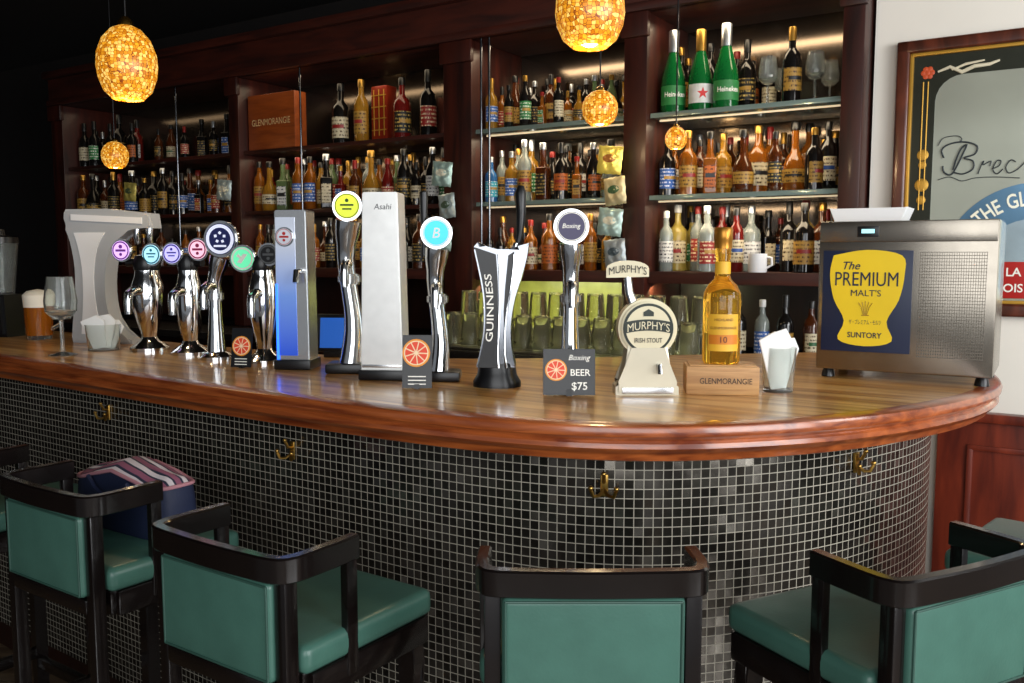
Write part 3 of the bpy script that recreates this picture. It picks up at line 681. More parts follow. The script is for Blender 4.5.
t.box((cx, -.0056, cz-.039), (.018, .001, .002)); t.build('crest', mk('ochre_print', '#9a7414', .5), lb)
t = MB()
for i in range(34): t.box((Wd*.765, -.0002, .065+i*.0076), (Wd*.36, .003, .0011))
for i in range(28): t.box((Wd*.765+(i-13.5)*Wd*.0131, .0001, .19), (.0009, .003, .252))
t.build('mesh_grille', mk('dark_steel', '#726b61', .4, .8), g)
for x in (.06, .94):
    for y in (.04, DP-.04):
        MB().lathe([(0, 0), (.017, 0), (.015, .012), (.011, .0225), (0, .0225)], 16, c=(Wd*x, y, 0)).build('foot', M_BLK, g)
MB().box((Wd/2, .02, .03), (Wd*.99, .03, .012), bev=.002).build('base_strip', M_BLK, g)
Rz = Matrix.Rotation(ang, 4, 'Z')
q = PL+Rz @ Vector((Wd*.26, .11, HD+.0225))
g = thing('paper_tray', 'white tray of napkins standing on top of the dispenser', 'tray', q, ang)
MB().prism([(-.078, 0), (.078, 0), (.092, .034), (.086, .034), (.073, .005), (-.073, .005), (-.086, .034), (-.092, .034)], -.06, .06, .001).prism([(-.078, 0), (.078, 0), (.091, .033), (-.091, .033)], -.064, -.059, .001).prism([(-.078, 0), (.078, 0), (.091, .033), (-.091, .033)], .059, .064, .001).build('tray', M_WHITE, g)
MB().box((0, 0, .018), (.14, .108, .022), bev=.003).build('napkin_stack', M_PAPER, g)

# ------------------------------------------------------------------ left end clutter on the counter
P, k = spot(104, 342.5)
g = thing('beer_font', 'pale grey swooping arched beer font at the left end', 'beer tap', P, -.25, None)
def qq(l, bx=104, by=345): return [((x-bx)*k, (by-y)*k) for x, y in l]
ar = spline([(170, 232), (150, 233), (132, 240), (120, 258), (115, 285), (117, 312), (126, 333), (142, 341)], 3)
al = spline([(74, 345), (76, 325), (80, 300), (81, 270), (77, 245), (71, 228), (72, 213)], 3)
MB().prism(qq([(p.x, p.y) for p in ar]+[(142, 345)]+[(p.x, p.y) for p in al]+[(120, 213), (168, 218)]), -9*k, 9*k, 2*k).build('body', M_GREY, g)
il = spline([(86, 336), (90, 300), (90, 270), (86, 248), (82, 236)], 3); ir = spline([(118, 236), (108, 252), (103, 280), (105, 312), (112, 336)], 3)
MB().prism(qq([(p.x, p.y) for p in il]+[(p.x, p.y) for p in ir]), -9*k-.003, -8*k, .001).build('front_inlay', M_WHITE, g)
MB().box((16*k, -9.6*k, 122*k), (80*k, 1.5*k, 6*k), rot=(0, .05, 0)).build('top_strip', M_WHITE, g)
for dx in (46, 60): MB().tube([(dx*k, -3*k, 114*k), (dx*k, -4*k, 104*k), (dx*k, -3*k, 98*k)], [4*k, 3.4*k, 2.6*k], 10).build('spout', M_CHROME, g)
P, k = spot(40, 339)
g = thing('beer_glass', 'small glass of amber beer with white foam at the far left', 'glass', P, 0)
MB().lathe([(0, .0), (11*k, 0), (12*k, 4*k), (0, 4*k)], 24).build('glass_base', M_GLASS, g)
MB().lathe([(0, 4*k), (12*k, 4*k), (13.4*k, 32*k), (0, 32*k)], 24).build('beer', M_BEER, g)
MB().lathe([(0, 32*k), (13.4*k, 32*k), (14.2*k, 44*k), (10*k, 48*k), (0, 50*k)], 24).build('foam', M_FOAM, g)
MB().tube([(13*k, 0, 32*k), (21*k, 0, 30*k), (22*k, 0, 16*k), (12.4*k, 0, 10*k)], 2.2*k, 8).build('handle', M_GLASS, g)
P, k = spot(4, 336)
g = thing('blender', 'dark countertop blender with a clear jug at the far left edge', 'blender', P, -.3)
MB().prism([(-16*k, 0), (16*k, 0), (14*k, 42*k), (-14*k, 42*k)], -14*k, 14*k, 3*k).build('base', M_BLK, g)
MB().lathe([(0, 42*k), (12*k, 42*k), (17*k, 92*k), (16*k, 92*k), (11*k, 44*k), (0, 44*k)], 20).build('jug', M_GLASS, g)
MB().lathe([(0, 92*k), (17.5*k, 92*k), (17*k, 98*k), (6*k, 100*k), (5*k, 106*k), (0, 106*k)], 20).build('lid', M_BLK, g)
MB().cyl((0, -14.5*k, 18*k), 5*k, 3*k, 'y').build('dial', M_CHROME, g)
def stem_glass(P, h, label, grp, rz=0):
    g = thing('wine_glass', label, 'glass', P, rz, grp)
    MB().lathe([(0, h*.45), (.1*h, h*.46), (.19*h, h*.56), (.2*h, h*.7), (.155*h, h), (.147*h, h), (.19*h, h*.7), (.18*h, h*.57), (0, h*.475)], 20).build('bowl', M_GLASS, g)
    MB().lathe([(0, 0), (.17*h, 0), (.17*h, .01*h), (.03*h, .04*h), (.022*h, .2*h), (.025*h, .44*h), (0, .452*h)], 16).build('stem', M_GLASS, g)
P, k = spot(63, 355); stem_glass(P, 78*k, 'empty wine glass beside the grey beer font', None)
# till tablet
P, k = spot(340, 357)
g = thing('till_screen', 'small till screen glowing blue behind the lime badged tap', 'screen', P, -.1)
MB().box((0, 0, 24*k), (46*k, 4*k, 38*k), rot=(-.15, 0, 0), bev=1.5*k).build('housing', M_BLK, g)
MB().box((0, -2.6*k, 24.4*k), (38*k, .6*k, 30*k), rot=(-.15, 0, 0)).build('display', glow('blue_screen', '#1f4f9e', .9), g)
MB().box((0, 4*k, 3*k), (30*k, 20*k, 6*k), bev=1*k).build('foot', M_BLK, g)

# ------------------------------------------------------------------ back bar
Z1, Z2, Z3, ZWK = 2.0, 1.66, 1.34, 1.0
SO = 2.41
bb = thing('back_bar', 'tall reddish wooden back bar with mirrored bays and three bottle shelves', 'back bar', BO, -TH)
def S(px, w=0): return PB(px, 150, w)[0]
posts = [(840, 862), (625, 648), (446, 474), (232, 242), (55, 66)]
sR, sL = S(862), S(55)
for a, b2 in posts:
    x0, x1 = S(a), S(b2)
    t = MB(); t.box(((x0+x1)/2, .2, (SO+ZWK)/2), (x1-x0, .44, SO-ZWK), bev=.006)
    t.box(((x0+x1)/2, -.025, SO-.05), (x1-x0+.02, .03, .1), bev=.008)
    t.build('post', M_BBW, bb)
MB().box(((sR+sL)/2, .43, (SO+ZWK)/2), (sR-sL, .02, SO-ZWK)).build('mirror_back', M_MIRR, bb)
t = MB(); t.box(((sR+sL)/2, .2, SO+.11), (sR-sL, .46, .22), bev=.008); t.box(((sR+sL)/2, -.03, SO+.2), (sR-sL+.04, .07, .05), bev=.015); t.box(((sR+sL)/2, -.02, SO+.02), (sR-sL+.02, .05, .04), bev=.012)
t.build('cornice', M_BBH, bb)
bays = [(648, 840), (474, 625), (242, 446), (66, 232)]
BX = []
for bi, (a, b2) in enumerate(bays):
    x0, x1 = S(a)+.003, S(b2)-.003
    BX.append((x0, x1))
    for z, m in ((Z1, M_SHELF), (Z2, M_SHELF), (Z3, M_BBH)):
        th = .02 if m is M_SHELF else .05
        m2 = M_BBH if bi >= 2 else m
        MB().box(((x0+x1)/2, .21, z-th/2), (x1-x0, .40, th), bev=.002).build('shelf', m2, bb)
        if bi < 2 and m is M_SHELF:
            MB().box(((x0+x1)/2, .09, z-th-.003), (x1-x0-.02, .010, .005)).build('light_strip', M_LED, bb)
    MB().box(((x0+x1)/2, .38, (Z3-.05+ZWK)/2), (x1-x0, .02, Z3-.06-ZWK)).build('splashback', M_SPLASH if bi == 1 else M_DOOR, bb)
for px in (482, 490, 302, 178):
    x = S(px, -.02)
    MB().tube([(x, -.025, ZWK+.0), (x, -.025, SO-.005)], .0055, 12).build('rod', mk('rod_steel', '#6c6f74', .14, 1), bb)
wk = thing('back_counter', 'dark worktop with cupboards running below the bottle shelves', 'counter', BO, -TH)
MB().box(((sR+sL)/2, -.22, ZWK-.02), (sR-sL, .40, .038), bev=.004).build('worktop', mk('dark_stone', '#23201e', .25, var=.3, scale=20), wk)
MB().box(((sR+sL)/2, .03, .48), (sR-sL-.04, .76, .96)).build('cabinet', M_DOOR, wk)
nd = 8
for i in range(nd):
    w_ = (sR-sL-.06)/nd; x = sL+.03+w_*(i+.5)
    d = MB().box((x, -.36, .5), (w_-.01, .018, .84), bev=.004).build('door', M_DOOR, wk)
    MB().cyl((x+w_*.38, -.375, .6), .01, .02, 'y', seg=12).build('knob', M_BRASS, d)

# ------------------------------------------------------------------ bottles
GL = {'amber': ('amber', '#a05c18', .5), 'dark': ('dark', '#12100f', .05), 'green': ('green', '#136a30', .35), 'clear': ('clear', '#b8c2bc', .65), 'brown': ('brown', '#4e250d', .3), 'gold': ('golden', '#b8862c', .55), 'red': ('red', '#6e1a16', .3), 'blue': ('blue', '#3a78b8', .45), 'yellow': ('yellow', '#c8b056', .5), 'lime': ('pale green', '#73885a', .5)}
LBL = {'cream': '#c8bc9c', 'white': '#d0d0cc', 'black': '#161616', 'red': '#93241e', 'gold': '#a47e34', 'teal': '#37a3b5', 'blue': '#2c5aa4', 'green': '#2c7a3e', 'orange': '#b05a1d'}
CAPS = {'black': ('#121212', 0), 'gold': ('#a07a36', .8), 'red': ('#7e1c18', .2), 'silver': ('#b0b4b8', .9), 'white': ('#c8c8c4', 0)}
def gm(k): n, h, tr = GL[k]; return mk('bottle_glass_'+k, h, .06, trans=tr, var=.1, coat=.4, ior=1.35)
def lm(k):
    nm = 'paper_label_'+k
    if nm in MATS: return MATS[nm]
    m = mk(nm, LBL[k], .5, var=.06); nt = m.node_tree; L = nt.links.new; N = nt.nodes.new; b = nt.nodes['Principled BSDF']
    src = b.inputs['Base Color'].links[0].from_socket
    tc = N('ShaderNodeTexCoord'); mp = N('ShaderNodeMapping'); mp.inputs['Scale'].default_value = (70, 70, 16); L(tc.outputs['Object'], mp.inputs[0])
    no = N('ShaderNodeTexNoise'); no.inputs['Scale'].default_value = 1; no.inputs['Detail'].default_value = 1; L(mp.outputs[0], no.inputs['Vector'])
    g1 = N('ShaderNodeMath'); g1.operation = 'GREATER_THAN'; g1.inputs[1].default_value = .5; L(no.outputs['Fac'], g1.inputs[0])
    sx = N('ShaderNodeSeparateXYZ'); L(tc.outputs['Object'], sx.inputs[0])
    ml = N('ShaderNodeMath'); ml.operation = 'MULTIPLY'; ml.inputs[1].default_value = 17; L(sx.outputs['Z'], ml.inputs[0])
    fr = N('ShaderNodeMath'); fr.operation = 'FRACT'; L(ml.outputs[0], fr.inputs[0])
    g2 = N('ShaderNodeMath'); g2.operation = 'GREATER_THAN'; g2.inputs[1].default_value = .55; L(fr.outputs[0], g2.inputs[0])
    mu = N('ShaderNodeMath'); mu.operation = 'MULTIPLY'; L(g1.outputs[0], mu.inputs[0]); L(g2.outputs[0], mu.inputs[1])
    mx = N('ShaderNodeMix'); mx.data_type = 'RGBA'; L(mu.outputs[0], mx.inputs['Factor']); L(src, mx.inputs['A'])
    mx.inputs['B'].default_value = lin({'cream': '#4a3520', 'white': '#3a3a44', 'black': '#b89a50', 'red': '#e8d8b0', 'gold': '#4a2c0c', 'teal': '#e8f0f0', 'blue': '#e0e4ee', 'green': '#e6ecd8', 'orange': '#3c1a08'}[k])
    L(mx.outputs['Result'], b.inputs['Base Color']); return m
def cm(k): h, m = CAPS[k]; return mk('cap_'+k, h, .3, m)
PROF = {
 'spirit': ([(0, 0), (.135, 0), (.145, .012), (.145, .56), (.13, .63), (.07, .7), (.05, .745), (.047, .9), (0, .9)], (.145, .12, .46), .058),
 'slim': ([(0, 0), (.108, 0), (.116, .012), (.118, .6), (.1, .68), (.055, .75), (.045, .8), (.043, .9), (0, .9)], (.117, .15, .5), .052),
 'wine': ([(0, 0), (.118, 0), (.126, .01), (.126, .56), (.11, .64), (.055, .71), (.046, .74), (.044, .9), (0, .9)], (.126, .16, .46), .05),
 'champ': ([(0, 0), (.14, 0), (.15, .012), (.15, .36), (.14, .45), (.09, .62), (.058, .74), (.05, .86), (.05, .9), (0, .9)], (.15, .1, .33), .062),
 'cognac': ([(0, 0), (.14, 0), (.165, .05), (.17, .2), (.165, .36), (.13, .48), (.075, .56), (.052, .64), (.048, .88), (0, .9)], (.17, .14, .33), .066),
 'beer': ([(0, 0), (.125, 0), (.133, .012), (.133, .5), (.12, .58), (.06, .74), (.05, .8), (.05, .94), (0, .94)], (.133, .14, .42), .06),
 'square': (None, (.1, .1, .48), .062)}
RAD = {'spirit': .147, 'slim': .12, 'wine': .13, 'champ': .153, 'cognac': .173, 'beer': .136, 'square': .15}
MC = {}
def cached(key, fn, mat):
    if key in MC: return MC[key]
    o = fn().build(key[0], mat); me = o.data; bpy.data.objects.remove(o); MC[key] = me; return me
ORD = ['first', 'second', 'third', 'fourth', 'fifth', 'sixth', 'seventh', 'eighth', 'ninth', 'tenth', 'eleventh', 'twelfth', 'thirteenth', 'fourteenth', 'fifteenth', 'sixteenth', 'seventeenth', 'eighteenth', 'nineteenth', 'twentieth', 'twenty-first', 'twenty-second', 'twenty-third', 'twenty-fourth', 'twenty-fifth', 'twenty-sixth']
def body_mb(ty):
    if ty == 'square': return MB().box((0, 0, .29), (.22, .2, .58), bev=.035, seg=3).lathe([(0, .56), (.085, .57), (.055, .66), (.05, .74), (.048, .9), (0, .9)], 14)
    return MB().lathe(PROF[ty][0], 18)
def label_mb(ty):
    pr, (lr, z0, z1), cr = PROF[ty]
    if ty == 'square': return MB().box((0, -.1015, .28), (.175, .006, .36), bev=.002)
    return MB().lathe([(lr+.004, z0), (lr+.004, z1)], 14, a0=-PI/2-1.35, a1=-PI/2+1.35)
def band_mb(ty):
    pr, (lr, z0, z1), cr = PROF[ty]; za, zb = z0+(z1-z0)*.46, z0+(z1-z0)*.62
    if ty == 'square': return MB().box((0, -.1055, .3), (.15, .004, .07))
    return MB().lathe([(lr+.007, za), (lr+.007, zb)], 10, a0=-PI/2-.75, a1=-PI/2+.75)
BANDS = {'black': '#18181a', 'gold': '#b08638', 'red': '#902420', 'green': '#2c5e36', 'blue': '#27498a'}
def bottle(P, h, ty, gl, lb, cp, label, group, mark=None):
    pr, (lr, z0, z1), cr = PROF[ty]
    r = thing('bottle', label, 'bottle', P, random.uniform(-.6, .6) if not mark else .0, group); r.scale = (h, h, h)
    link('body', cached(('body', ty, gl), lambda: body_mb(ty), gm(gl)), r)
    l = link('label', cached(('label', ty, lb), lambda: label_mb(ty), lm(lb) if not mark else mk('plain_label_'+lb, LBL[lb], .5)), r)
    if mark:
        if mark == 'star':
            st = [((.075 if i % 2 == 0 else .03)*math.sin(i*PI/5), .215+(.075 if i % 2 == 0 else .03)*math.cos(i*PI/5)) for i in range(10)]
            W = lr+.008
            MB().raw([(W*math.sin(x/W), -W*math.cos(x/W), z) for x, z in st]+[(0, -W, .215)], [[i, (i+1) % 10, 10] for i in range(10)]).build('star_mark', mk('star_red', '#c0201a', .5), l)
        else: MB().text(mark, 0, 0, .225, w=.27, h=.06, bold=.05, wrap=lr+.008).build('lettering', M_TXTW if lb != 'white' else mk('green_print', '#14602a', .5), l)
    elif random.random() < .6:
        opts = ['black', 'red', 'green', 'blue', 'gold'] if lb in ('white', 'cream') else (['black', 'red'] if lb in ('gold', 'orange') else ['gold'])
        nb = random.choice(opts)
        link('label_band', cached(('label_band', ty, nb), lambda: band_mb(ty), mk('band_'+nb, BANDS[nb], .4)), r)
    c0 = .74 if ty == 'champ' else (.82 if ty in ('wine',) else .885)
    rr = .064 if ty == 'champ' else cr
    link('cap', cached(('cap', ty, cp), lambda: MB().lathe([(0, c0), (rr, c0), (rr, .985), (rr*.9, 1), (0, 1)], 14), cm(cp)), r)
    return r
PLACED = {}
def row(items, z, bay, rowname, w0=.085, alt=.10, marks={}, rear=False):
    lst = PLACED.setdefault((bay, z), [])
    done = []
    for i, (px, top, ty, gl, lb, cp) in enumerate(items):
        w = w0+(alt if i % 2 else 0)+random.uniform(0, .012)
        s, zt = PB(px, top, w); h = min(max(.12, zt-z), .34 if z < Z1 else .5)
        if z < Z1: h = min(h, .295)
        s = PB(px, (top+proj(WB(s, w, z))[1])/2, w)[0]
        rad = RAD[ty]*h+.002
        if w+rad > .41: w = .41-rad
        s = min(max(s, BX[bay][0]+rad+.006), BX[bay][1]-rad-.006)
        ok = False
        for ds in (0, .012, -.012, .025, -.025, .04, -.04):
            s2_ = s+ds
            if s2_-rad < BX[bay][0]+.003 or s2_+rad > BX[bay][1]-.003: continue
            if all(math.hypot(s2_-a, w-b2) > rad+c2 for a, b2, c2 in lst): ok = True; break
        if not ok: continue
        lst.append((s2_, w, rad)); done.append((s2_, w, h, ty, gl, lb, cp, marks.get(i)))
    done.sort(key=lambda q: q[0])
    for c, (s, w, h, ty, gl, lb, cp, mkk) in enumerate(done):
        lab = f"{GL[gl][0]} bottle with {lb} label, {ORD[c]} from left" + (f", rear row, {rowname}" if rear else f" on {rowname}")
        bottle(WB(s, w, z+.0005), h, ty, gl, lb, cp, lab, 'bottles on the '+rowname+(' rear row' if rear else ''), mkk)
def block(z, bay, s0, s1, w, rad):
    for i in range(5): PLACED.setdefault((bay, z), []).append((s0+(s1-s0)*i/4, w, rad))
def rnd(x0, x1, n, top0, top1, pal, types=('spirit', 'slim', 'wine', 'beer', 'square', 'cognac', 'slim', 'wine')):
    out = []
    for i in range(n):
        u = i/(n-1)
        out.append((x0+(x1-x0)*u+random.uniform(-3, 3), top0+(top1-top0)*u+random.choice([-6, -3, 0, 3, 6, 11]), random.choice(types), random.choice(pal), random.choice(['cream', 'white', 'gold', 'black', 'red', 'cream', 'orange', 'gold', 'black', 'green', 'blue']), random.choice(['black', 'gold', 'red', 'black', 'silver'])))
    return out
# sign box, tin, mug, wine glasses placed first so that the bottles keep clear of them
xa = BX[2][0]+.008; xb = PB(297, 110, .04)[0]-.02
wd, hh = xb-xa, .31; xm = (xa+xb)/2
g = thing('sign_box', 'orange brown wooden sign box at the left bay top shelf, lettered front', 'sign', WB(xm, .085, Z1+.0005), -TH)
MB().box((0, 0, hh/2), (wd, .09, hh), bev=.006).build('body', M_SIGN, g)
MB().text('GLENMORANGIE', 0, -.0462, hh*.5, w=wd*.82, h=.036).build('lettering', mk('pale_gold_print', '#e6c48c', .5), g)
block(Z1, 2, xa, xb, .085, .07)
s = PB(384, 105, .2)[0]
g = thing('gift_tin', 'red rectangular tin with gold lattice on the left bay top shelf', 'tin', WB(s, .2, Z1+.0005), -TH)
MB().box((0, 0, .15), (.11, .08, .30), bev=.006).build('body', mk('red_tin', '#8c2a16', .3, .3), g)
t = MB()
for i in range(3): t.box((-.035+.035*i, -.041, .16), (.006, .003, .24), bev=.001)
for i in range(4): t.box((0, -.0415, .07+.06*i), (.1, .003, .006), bev=.001)
t.build('lattice', M_GOLD, g)
block(Z1, 2, s-.03, s+.03, .2, .05)
s = PB(757, 272, .045)[0]
g = thing('mug', 'white mug on the right bay bottom shelf edge', 'mug', WB(s, .05, Z3+.0005), -TH)
MB().lathe([(0, 0), (.034, 0), (.037, .004), (.037, .075), (.033, .075), (.032, .008), (0, .008)], 24).build('body', M_WHITE, g)
MB().tube([(.036, 0, .062), (.056, 0, .058), (.058, 0, .03), (.036, 0, .018)], .005, 8).build('handle', M_WHITE, g)
block(Z3, 0, s-.01, s+.03, .05, .035)
for px, hh, w, lb in ((768, .19, .1, 'left of the gold labelled dark bottle'), (783, .17, .25, 'tucked just left of the tall dark bottle'), (815, .19, .1, 'right of the tall dark bottle'), (830, .18, .25, 'against the right post')):
    s = min(PB(px, 80, w)[0], BX[0][1]-.045)
    stem_glass(WB(s, w, Z1+.0005), hh, 'wine glass on the right bay top shelf, '+lb, 'wine glasses on the right bay top shelf')
    PLACED.setdefault((0, Z1), []).append((s, w, .04))
row([(661, 33, 'champ', 'green', 'green', 'silver'), (680, 48, 'slim', 'dark', 'gold', 'gold'), (695, 31, 'champ', 'green', 'white', 'gold'), (710, 44, 'slim', 'dark', 'green', 'black'), (726, 24, 'champ', 'green', 'green', 'silver'), (747, 40, 'wine', 'dark', 'black', 'black'), (795, 27, 'wine', 'dark', 'gold', 'gold')], Z1, 0, 'right bay top shelf', .1, .12, {0: 'Heineken', 2: 'star', 4: 'Heineken'})
row([(655, 138, 'spirit', 'dark', 'blue', 'black'), (672, 143, 'slim', 'amber', 'white', 'gold'), (688, 131, 'spirit', 'amber', 'gold', 'gold'), (700, 140, 'slim', 'brown', 'cream', 'black'), (710, 132, 'square', 'amber', 'orange', 'black'), (723, 134, 'spirit', 'gold', 'gold', 'gold'), (743, 130, 'cognac', 'brown', 'gold', 'black'), (758, 126, 'spirit', 'amber', 'cream', 'gold'), (775, 132, 'slim', 'brown', 'black', 'black'), (795, 122, 'cognac', 'amber', 'gold', 'black'), (814, 128, 'spirit', 'dark', 'gold', 'gold'), (828, 122, 'slim', 'dark', 'cream', 'black')], Z2, 0, 'right bay middle shelf')
row([(638, 212, 'slim', 'clear', 'white', 'white'), (655, 206, 'spirit', 'yellow', 'cream', 'white'), (671, 210, 'spirit', 'yellow', 'white', 'gold'), (689, 207, 'slim', 'clear', 'red', 'red'), (707, 206, 'spirit', 'clear', 'red', 'silver'), (722, 207, 'slim', 'red', 'white', 'red'), (736, 208, 'slim', 'red', 'cream', 'black'), (751, 206, 'spirit', 'clear', 'white', 'silver'), (771, 204, 'spirit', 'clear', 'blue', 'silver'), (789, 202, 'wine', 'dark', 'cream', 'black'), (804, 203, 'spirit', 'dark', 'gold', 'black'), (822, 203, 'spirit', 'brown', 'white', 'gold')], Z3, 0, 'right bay bottom shelf', .1, .10)
row(rnd(476, 618, 18, 84, 78, ['dark', 'gold', 'amber', 'brown', 'amber', 'dark', 'lime']), Z1, 1, 'middle bay top shelf', .075, .1)
mid = rnd(478, 615, 18, 146, 146, ['amber', 'dark', 'gold', 'brown', 'clear', 'dark'])
mid[0] = (481, 158, 'spirit', 'blue', 'teal', 'silver')
row(mid, Z2, 1, 'middle bay middle shelf', .075, .1)
row(rnd(478, 615, 16, 217, 217, ['dark', 'brown', 'amber', 'dark', 'gold']), Z3, 1, 'middle bay bottom shelf', .075, .1)
row([(314, 84, 'wine', 'gold', 'white', 'gold'), (341, 84, 'spirit', 'dark', 'cream', 'black'), (367, 79, 'slim', 'gold', 'gold', 'gold'), (402, 78, 'spirit', 'red', 'black', 'black'), (428, 70, 'wine', 'dark', 'red', 'black')], Z1, 2, 'left bay top shelf', .12, .02)
row(rnd(250, 442, 26, 160, 150, ['amber', 'gold', 'clear', 'brown', 'dark', 'lime', 'red', 'dark']), Z2, 2, 'left bay middle shelf', .075, .1)
row(rnd(250, 442, 24, 222, 220, ['amber', 'dark', 'clear', 'brown', 'gold', 'dark']), Z3, 2, 'left bay bottom shelf', .075, .1)
row(rnd(75, 140, 8, 122, 120, ['dark', 'dark', 'red', 'dark'], ('wine',)), Z1, 3, 'far left bay top shelf', .1, .09)
row(rnd(160, 226, 6, 126, 120, ['dark', 'brown', 'dark']), Z1, 3, 'far left bay top shelf, right half', .1, .09)
row(rnd(76, 228, 18, 176, 168, ['dark', 'brown', 'amber', 'dark', 'dark']), Z2, 3, 'far left bay middle shelf', .075, .1)
row(rnd(76, 228, 12, 230, 226, ['dark', 'brown', 'dark', 'amber']), Z3, 3, 'far left bay bottom shelf', .075, .1)
# rear rows, seen in the gaps
row(rnd(664, 836, 14, 134, 128, ['amber', 'brown', 'gold', 'dark']), Z2, 0, 'right bay middle shelf', .28, .07, rear=True)
row(rnd(656, 836, 14, 210, 206, ['clear', 'brown', 'gold', 'dark', 'yellow']), Z3, 0, 'right bay bottom shelf', .28, .07, rear=True)
row(rnd(484, 622, 14, 88, 82, ['dark', 'gold', 'amber', 'brown']), Z1, 1, 'middle bay top shelf', .28, .07, rear=True)
row(rnd(484, 622, 14, 150, 150, ['dark', 'gold', 'amber', 'brown', 'clear']), Z2, 1, 'middle bay middle shelf', .28, .07, rear=True)
row(rnd(256, 446, 20, 163, 154, ['dark', 'gold', 'amber', 'brown', 'clear']), Z2, 2, 'left bay middle shelf', .28, .07, rear=True)
row(rnd(664, 770, 7, 56, 50, ['dark', 'brown', 'dark'], ('wine', 'slim')), Z1, 0, 'right bay top shelf', .31, .03, rear=True)
row(rnd(84, 230, 11, 180, 172, ['dark', 'brown', 'amber', 'dark']), Z2, 3, 'far left bay middle shelf', .28, .07, rear=True)
# dark clutter of bottles standing on the worktop under the right bay
for i, (px, gl, lb, cp, ty, hh) in enumerate(((738, 'dark', 'cream', 'black', 'wine', .26), (762, 'clear', 'blue', 'white', 'slim', .24), (785, 'dark', 'gold', 'black', 'wine', .26), (811, 'brown', 'cream', 'black', 'slim', .24))):
    s = PB(px, 330, -.12)[0]
    bottle(WB(s, -.12, ZWK), hh, ty, gl, lb, cp, f"{GL[gl][0]} bottle with {lb} label, {ORD[i]} from left on worktop under right bay", 'bottles on the worktop under the right bay')

# glasses on the back worktop
GP = {}
def pint(P, label, grp):
    g = thing('pint_glass', label, 'glass', P, 0, grp)
    if 'a' not in GP:
        o = MB().lathe([(.043, 0), (.045, .003), (.034, .145), (.030, .15), (0, .15), (0, .142), (.0315, .14), (.043, 0)], 20).build('body', M_GLASSG); GP['a'] = o.data; bpy.data.objects.remove(o)
        o = MB().lathe([(.0455, .012), (.0465, .02), (.045, .028)], 20).build('rim_bead', M_GLASSG); GP['b'] = o.data; bpy.data.objects.remove(o)
    link('body', GP['a'], g); link('rim_bead', GP['b'], g)
sa, sb = PB(455, 330, -.3)[0], PB(690, 330, -.3)[0]
nG = 13
tr = thing('glass_rack', 'stepped metal rack holding rows of upturned glasses on the back counter', 'rack', WB((sa+sb)/2, -.19, ZWK), -TH)
MB().box((0, -.0, .05), (sb-sa+.10, .1, .1), bev=.004).build('step', M_RACK, tr)
MB().box((0, -.12, .004), (sb-sa+.10, .12, .008), bev=.002).build('tray', M_RACK, tr)
for i in range(nG):
    s = sa+(sb-sa)*i/(nG-1)
    pint(WB(s, -.31, ZWK+.0085), f'upturned pint glass, {ORD[i]} from left in the front row of the rack', 'upturned glasses in the front row')
    pint(WB(s, -.19, ZWK+.1005), f'upturned pint glass, {ORD[i]} from left in the raised rear row of the rack', 'upturned glasses in the rear row')

# snack packets
def crk(u, v): return 1+.14*math.sin(7*u+3*v)+.12*math.sin(9*v-5*u+1)+.07*math.sin(15*u+11*v)
def packet_mesh():
    t = MB(); nx, nz = 16, 20; vs = []; fs = []
    for sd in (-1, 1):
        for j in range(nz+1):
            for i in range(nx+1):
                u, v = i/nx*2-1, j/nz*2-1
                b2 = max(0, (1-u**4)*(1-v**4))**.6
                vs.append((u*.5*(1-.10*b2+.02*math.sin(9*v)), sd*(.15*b2*crk(u, v)+.003), v*.65+.015*math.sin(12*u)*abs(v)))
    o = (nx+1)*(nz+1)
    for q in (0, o):
        for j in range(nz):
            for i in range(nx): a = q+j*(nx+1)+i; fs.append([a, a+1, a+nx+2, a+nx+1])
    return t.raw(vs, fs)
PK = {}
def packet(P, w, rz, ry, hexc, band, label, grp):
    g = thing('snack_packet', label, 'snack packet', P, rz, grp); g.rotation_euler = (0, ry, rz); g.scale = (w*1.2, w, w)
    if hexc not in PK:
        o = packet_mesh().build('bag', mk('foil_'+hexc[1:], hexc, .3, .35, var=.12, scale=3)); PK[hexc] = o.data; bpy.data.objects.remove(o)
    link('bag', PK[hexc], g)
    key = 'p'+band
    if key not in PK:
        vs = [(0, -(.15*crk(0, .1)+.012), .065)]; fs = []; n = 20
        for rr in (.5, 1):
            for i in range(n):
                a = 2*PI*i/n; u, v = .6*rr*math.cos(a), .1+.3*rr*math.sin(a)
                b2 = max(0, (1-u**4)*(1-v**4))**.6
                vs.append((u*.5*(1-.1*b2), -(.15*b2*crk(u, v)+.012), v*.65))
        for i in range(n):
            j = (i+1) % n; fs.append([0, 1+i, 1+j]); fs.append([1+i, 1+n+i, 1+n+j, 1+j])
        o = MB().raw(vs, fs).build('print', mk('print_'+band[1:], band, .35, .2)); PK[key] = o.data; bpy.data.objects.remove(o)
    link('print', PK[key], g)
for px, ys, nm, d in ((612, [(160, '#d8c860', '#8a5a2c'), (191, '#d6c89c', '#4a6a4a'), (222, '#a9c2ba', '#e0dcc4'), (253, '#b4bec2', '#5a6a74')], 'right strip', -.09), (444, [(174, '#9fb8ae', '#e0dcc4'), (206, '#b8c6c4', '#5a6e58'), (238, '#a2bab2', '#dcd8b4')], 'strip left of the middle bay', -.09), (132, [(192, '#c8b860', '#5a6a4a')], 'far left shelves', -.06), (226, [(190, '#a8b6b4', '#d0d0c0')], 'post by the sign box', -.06)):
    for i, (py, c, b2) in enumerate(ys):
        s, z = PB(px+(i % 2)*5-2, py, d)
        lab = f"hanging snack packet, {ORD[i]} from top of the {nm}" if len(ys) > 1 else f"hanging snack packet on the {nm}"
        packet(WB(s, d, z), .089, -TH+.14*(-1)**i, .10*(-1)**i, c, b2, lab, 'hanging snack packets')

